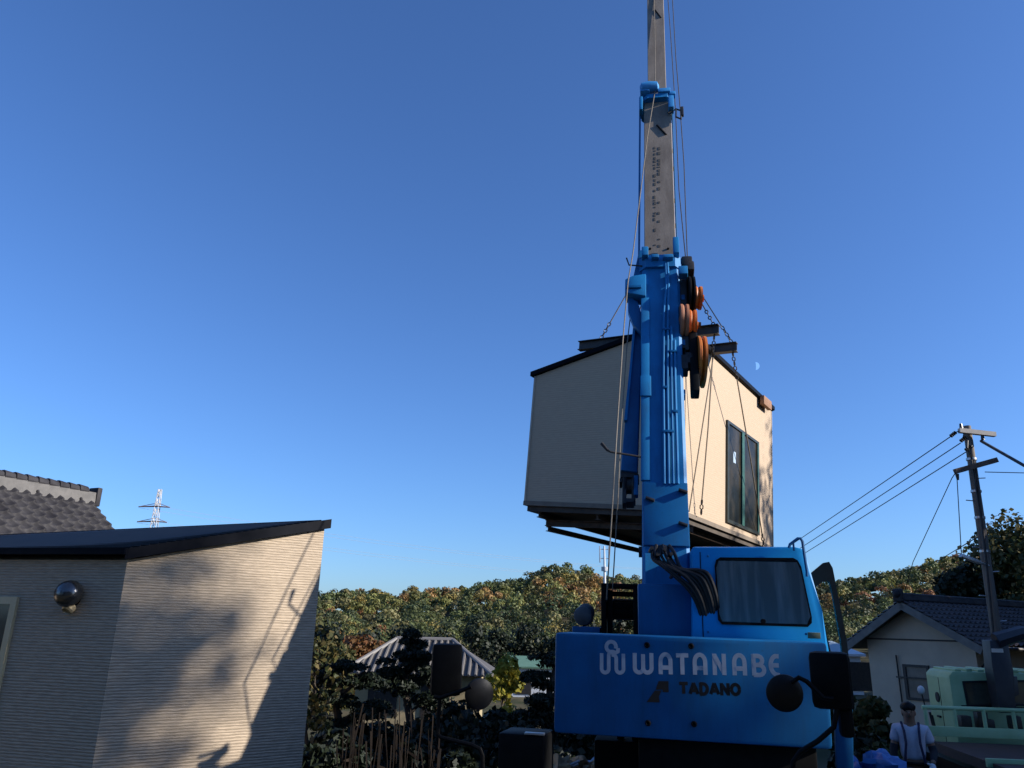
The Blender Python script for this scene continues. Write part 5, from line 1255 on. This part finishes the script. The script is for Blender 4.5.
# ------------------------------------------------------------------ moon
md_ = ray(755.5, 366).normalized(); mp_ = CAM + md_ * 3500; mr = 3500 * .0049
sv_ = (SUNV - md_ * SUNV.dot(md_)).normalized(); sv_ = (sv_ * .85 - UP * .35 ).normalized(); tv = md_.cross(sv_)
k = MB(); nM = 24; vs = []
for j in range(nM + 1):
    q = -pi / 2 + pi * j / nM
    vs.append(mp_ + sv_ * cos(q) * mr + tv * sin(q) * mr); 
for j in range(nM + 1):
    q = -pi / 2 + pi * j / nM; vs.append(mp_ + sv_ * cos(q) * mr * .12 + tv * sin(q) * mr * .98 - md_ * mr * .4 * cos(q))
k.add(vs, [(j, j + 1, nM + 2 + j, nM + 1 + j) for j in range(nM)])
MM = D.materials.new('pale_moon'); MM.use_nodes = True; n_m = MM.node_tree; n_m.nodes.remove(n_m.nodes['Principled BSDF']); em = n_m.nodes.new('ShaderNodeEmission'); em.inputs[0].default_value = (.15, .32, .67, 1); em.inputs[1].default_value = 1
n_m.links.new(em.outputs[0], n_m.nodes['Material Output'].inputs['Surface'])
o = k.build('moon', MM); setp(o, 'small pale half moon in the blue sky', 'moon')

# ------------------------------------------------------------------ garden vegetation in the middle
def cloud_pine(label, x, y, pads, trunk_top, n=700):
    z = float(ground_z(x, y)) - .1; t = empty('garden_pine', (x, y, z), label, 'pine tree', 'clipped garden pines')
    k = MB(); tp_ = Vector(trunk_top); b0 = Vector((x, y, z)); S = [b0, b0.lerp(tp_, .3) + Vector((.12, 0, 0)), b0.lerp(tp_, .65) + Vector((-.10, 0, 0)), tp_]; k.tube(S, [.12, .10, .07, .03], 8)
    for c, r in pads:
        c = Vector(c); f = min(.95, max(.15, (c.z - z) / (tp_.z - z) - .08)); k.tube([b0.lerp(tp_, f), b0.lerp(tp_, f).lerp(c, .5) + Vector((0, 0, .05)), c - Vector((0, 0, r[2] * .5))], [.05, .035, .02], 6)
    k.build('trunk', BARK, t)
    P = []; Nn = []
    for c, r in pads:
        for j in range(7):
            d = nr.normal(0, .45, 3); cc = np.array(c) + d * np.array(r) * .75; p, nn = shell(n // 7, cc, np.array(r) * nr.uniform(.45, .75), .6, -.25); P.append(p); Nn.append(nn)
    v, q = quads(np.concatenate(P), np.concatenate(Nn), .055, .8, .35); np_mesh('crown', v, q, LEAF_PINE, t); return t
def pad(px, py, Y, rx, rz): p = at(px, py, Y); return (tuple(p), (rx, rx * .8, rz))
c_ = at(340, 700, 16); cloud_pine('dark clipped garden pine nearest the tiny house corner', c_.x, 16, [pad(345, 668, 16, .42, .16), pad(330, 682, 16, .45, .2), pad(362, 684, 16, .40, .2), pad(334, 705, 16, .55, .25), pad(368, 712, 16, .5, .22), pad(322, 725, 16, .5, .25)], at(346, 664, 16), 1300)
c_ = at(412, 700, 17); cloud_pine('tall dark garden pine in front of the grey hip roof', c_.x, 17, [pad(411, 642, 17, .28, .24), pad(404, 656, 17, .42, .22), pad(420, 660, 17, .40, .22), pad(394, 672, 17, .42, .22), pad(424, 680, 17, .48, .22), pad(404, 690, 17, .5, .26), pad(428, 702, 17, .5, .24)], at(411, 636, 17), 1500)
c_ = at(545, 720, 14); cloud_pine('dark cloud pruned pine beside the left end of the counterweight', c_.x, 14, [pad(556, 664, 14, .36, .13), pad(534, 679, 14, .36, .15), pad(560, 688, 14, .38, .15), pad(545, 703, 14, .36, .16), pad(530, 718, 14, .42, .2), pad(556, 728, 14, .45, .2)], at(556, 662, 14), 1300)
c_ = at(505, 690, 20); tree('yellow_bush', 'yellow leaved bush glowing in front of the dark hedge', 'bush', c_.x, 20, at(505, 652, 20).z - float(ground_z(c_.x, 20)), .62, LEAF_YEL, 1500, .085, None, .30, 14, trunk_r=.05, flat=1.2)
c_ = at(318, 660, 15); tree('young_tree', 'thin light green young tree at the tiny house corner', 'tree', c_.x, 15, at(318, 618, 15).z - float(ground_z(c_.x, 15)), .55, LEAF_AUT, 480, .06, None, .35, 12, trunk_r=.05, flat=1.2)
c_ = at(440, 685, 22); tree('russet_bush', 'small russet leaved bush in front of the hip roofed house', 'bush', c_.x, 22, at(440, 668, 22).z - float(ground_z(c_.x, 22)), .6, LEAF_RED, 900, .08, None, .3, 10, trunk_r=.05)
c_ = at(328, 640, 48); tree('round_tree', 'rounded yellow green tree in the valley beside the tiny house', 'tree', c_.x, 48, at(328, 640, 48).z - float(ground_z(c_.x, 48)), 2.4, LEAF_AUT, 2500, .16, None, .25, 14)
c_ = at(360, 636, 56); tree('russet_tree', 'russet tree beyond the hip roofed house', 'tree', c_.x, 56, at(352, 632, 56).z - float(ground_z(c_.x, 56)), 2.4, LEAF_RED, 2500, .17, None, .25, 14)
# dark hedge shrubs, each its own plant
SH = [(316, 742, 12.0, .75), (338, 730, 14, .8), (372, 722, 15, .8), (398, 716, 15.5, .85), (432, 718, 14.5, .8), (455, 704, 16, .85), (474, 716, 13.5, .7), (492, 700, 16.5, .8), (512, 716, 13, .7), (530, 735, 12, .65), (552, 742, 11.5, .6), (470, 738, 12.2, .6), (420, 742, 12.3, .6), (500, 742, 11.8, .55), (355, 745, 12.2, .6), (388, 744, 12.5, .6), (455, 752, 11.6, .5)]
for i, (px, py, Y, r) in enumerate(SH):
    c_ = at(px, py, Y); z = float(ground_z(c_.x, Y)); h = max(.6, c_.z - z)
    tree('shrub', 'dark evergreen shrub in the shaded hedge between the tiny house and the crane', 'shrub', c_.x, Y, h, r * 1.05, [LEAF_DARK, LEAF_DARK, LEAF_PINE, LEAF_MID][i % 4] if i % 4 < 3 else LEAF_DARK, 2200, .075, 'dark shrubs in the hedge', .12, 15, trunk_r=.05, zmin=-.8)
for i, (px, py, Y) in enumerate(((566, 738, 14.5), (592, 736, 15.5), (622, 738, 16), (660, 742, 17))):
    c_ = at(px, py, Y); tree('shrub', 'dark evergreen shrub glimpsed below the counterweight', 'shrub', c_.x, Y, .95, .9, LEAF_DARK, 1600, .08, 'dark shrubs beyond the crane deck', .12, 12, trunk_r=.04, zmin=-.8)
RS = [(848, 690, 15.5, .55, LEAF_MID), (872, 694, 14.0, .5, LEAF_AUT), (858, 722, 13.0, .6, LEAF_DARK), (880, 735, 12.6, .5, LEAF_MID)]
for i, (px, py, Y, r, lm_) in enumerate(RS):
    c_ = at(px, py, Y); tree('shrub', ['mid green shrub just right of the crane mirror', 'pale leaved shrub against the gable house wall', 'dark low shrub below the crane mirror', 'green low shrub left of the worker'][i], 'shrub', c_.x, Y, max(.6, c_.z - float(ground_z(c_.x, Y))), r, lm_, 1500, .09, None, .15, 12, trunk_r=.04)
# dry reeds: nobody could count them
vs = []; n_r = 80
px = nr.uniform(338, 440, n_r); Yr = nr.uniform(10.6, 12.6, n_r); V = []; Q = []
for i in range(n_r):
    b0 = at(float(px[i]), 770, float(Yr[i])); b0.z = 0; h = nr.uniform(.6, 1.45) * (1 if rnd.random() < .8 else 1.15); w_ = nr.uniform(.003, .007); ln = Vector((nr.normal(0, .05), nr.normal(0, .05), 0)) * h
    m_ = b0 + ln * .35 + Vector((0, 0, h * .55)); t_ = b0 + ln + Vector((0, 0, h)); k0 = len(V)
    for p, ww in ((b0, w_), (m_, w_), (t_, w_ * 1.6)): V += [tuple(p + Vector((-ww, 0, 0))), tuple(p + Vector((ww, ww * .3, 0)))]
    Q += [(k0, k0 + 1, k0 + 3, k0 + 2), (k0 + 2, k0 + 3, k0 + 5, k0 + 4)]
    if rnd.random() < .5:
        k0 = len(V); s_ = m_ + Vector((nr.normal(0, .16), nr.normal(0, .1), nr.uniform(-.1, .2))); V += [tuple(m_ + Vector((0, 0, .03))), tuple(m_ - Vector((0, 0, .02))), tuple(s_), tuple(s_ + Vector((.01, 0, .02)))]; Q.append((k0, k0 + 1, k0 + 2, k0 + 3))
o = np_mesh('reeds', V, Q, REED); setp(o, 'dry brown reeds and weeds', 'reeds', kind='stuff')

# dark tree at the right edge behind the gable house
c_ = at(1012, 560, 42); tree('broadleaf_tree', 'large dark tree at the right edge behind the utility pole', 'tree', c_.x + 1.5, 42, at(1010, 516, 42).z - float(ground_z(c_.x, 42)), 4.6, LEAF_AUT, 16000, .15, None, .2, 34, trunk_r=.3)
c_ = at(975, 575, 44); tree('broadleaf_tree', 'dark lower tree behind the gable house ridge left of the pole', 'tree', c_.x, 44, at(972, 556, 44).z - float(ground_z(c_.x, 44)), 2.6, LEAF_DARK, 8000, .15, None, .2, 24, trunk_r=.25)

# tall trees standing out of the picture on the right; they shade the yard
for i, (x_, y_, h_, r_, n_) in enumerate([(25, 7.5, 14.8, 2.2, 8000), (24, 4.6, 12.4, 2.6, 6500), (24, 9.6, 14.4, 2.9, 6500), (24, 12.8, 12.8, 2.8, 6500), (24, 19.6, 13.4, 2.8, 6000), (24, 23.5, 13.0, 3.0, 6000), (21, 6.5, 10, 2.6, 6000), (21, 10.5, 10.4, 2.6, 6000), (21, 14.5, 10.4, 2.6, 6000), (21, 18.5, 10.0, 2.6, 6000), (22, 2.6, 10.8, 2.5, 5000), (22, 22.5, 10.2, 2.6, 5000), (25.5, 27.5, 11.5, 3.0, 7000), (29, 30, 12.5, 3.0, 6000), (31, 32.5, 12, 3.0, 6000)]):
    tree('roadside_tree', 'tall tree out of the picture whose shade falls over the yard', 'tree', x_, y_, h_, r_, LEAF_MID, n_, .30, 'tall trees along the right of the yard', .06, 26, trunk_r=.25)
for i, (x_, y_, h_, r_) in enumerate([(-13, -12, 11, 3.2), (-9, -14, 12, 3.2), (-4, -16, 13, 3.2), (1, -16.5, 12.5, 3.2), (6, -16, 12, 3.2), (12.5, -9, 12.5, 3.2), (-11, -9, 9, 2.6), (-18, -6, 11, 3)]):  # unseen evergreens added to darken surfaces that face the camera
    tree('sky_blocker_tree', 'unseen dense evergreen added behind the camera to block sky light', 'tree', x_, y_, h_, r_, LEAF_DARK, 5000, .34, 'added sky blocking evergreens behind the camera', .05, 26, trunk_r=.25)
nh = empty('sky_blocker_house', (1, -9, 0), 'unseen two storey brown house added behind the camera to block sky light', 'house')  # added out of view: cuts blue sky fill and bounces warm light
k = MB(); k.box2((-7, -12, -.1), (8, -6.2, 6.6)); k.build('wall', mat('brown_render', (.30, .22, .15), .9, 0, (.36, .27, .19), 2), nh)
k = MB(); k.prism([(-7.6, 6.603), (8.6, 6.603), (8.6, 6.75), (.5, 9.0), (-7.6, 6.75)], -12.6, -5.6); k.build('roof', TILE2, nh)
for x_ in (-5, -1, 3.5): MB().ring([(x_, 4.2), (x_ + 1.7, 4.2), (x_ + 1.7, 5.5), (x_, 5.5)], [(x_ + .08, 4.28), (x_ + 1.62, 4.28), (x_ + 1.62, 5.42), (x_ + .08, 5.42)], -6.2, -6.12).build('window', BRONZE, nh)

tree('roadside_tree', 'tall tree out of the picture whose shade falls over the yard', 'tree', 24, -.3, 14.0, 2.7, LEAF_MID, 6000, .24, 'tall trees along the right of the yard', .06, 26, trunk_r=.28, extra=[
    ((24, 1.9, 15.5), .7, 330), ((24, 2.35, 15.0), .55, 240), ((24, 2.0, 14.3), .6, 200), ((24, 2.75, 15.3), .4, 90), ((24, 2.5, 16.0), .5, 130), ((24, 1.7, 16.3), .5, 130), ((24, 3.1, 14.6), .35, 40), ((24, 2.6, 13.7), .5, 80), ((24, 1.1, 15.3), .8, 500), ((24, 1.0, 14.2), .8, 500)])

tree('roadside_tree', 'tall tree out of the picture whose shade falls over the yard', 'tree', 24, 16.4, 13.6, 2.4, LEAF_MID, 5000, .24, 'tall trees along the right of the yard', .06, 26, trunk_r=.28, extra=[
    ((24, 15.4, 15.4), .7, 330), ((24, 15.3, 14.2), .8, 420), ((24, 14.6, 13.2), .8, 330), ((24, 13.9, 14.3), .5, 60), ((24, 12.9, 13.9), .45, 40), ((24, 12.2, 13.3), .4, 35), ((24, 15.9, 16.2), .6, 200)])

for i, (px, Y, h_) in enumerate(((330, 70, 5.5), (366, 74, 5.0), (402, 70, 5.2), (436, 76, 4.8), (470, 72, 5.2), (498, 78, 5.0), (528, 74, 5.4), (560, 70, 5.0), (592, 76, 4.8), (622, 72, 5.2))):
    c_ = at(px, 640, Y); tree('valley_tree', 'dark rounded tree in the row at the foot of the wooded hill', 'tree', c_.x, Y, h_, 2.6, LEAF_DARK, 1600, .18, 'dark trees at the foot of the hill', .08, 14, trunk_r=.18)
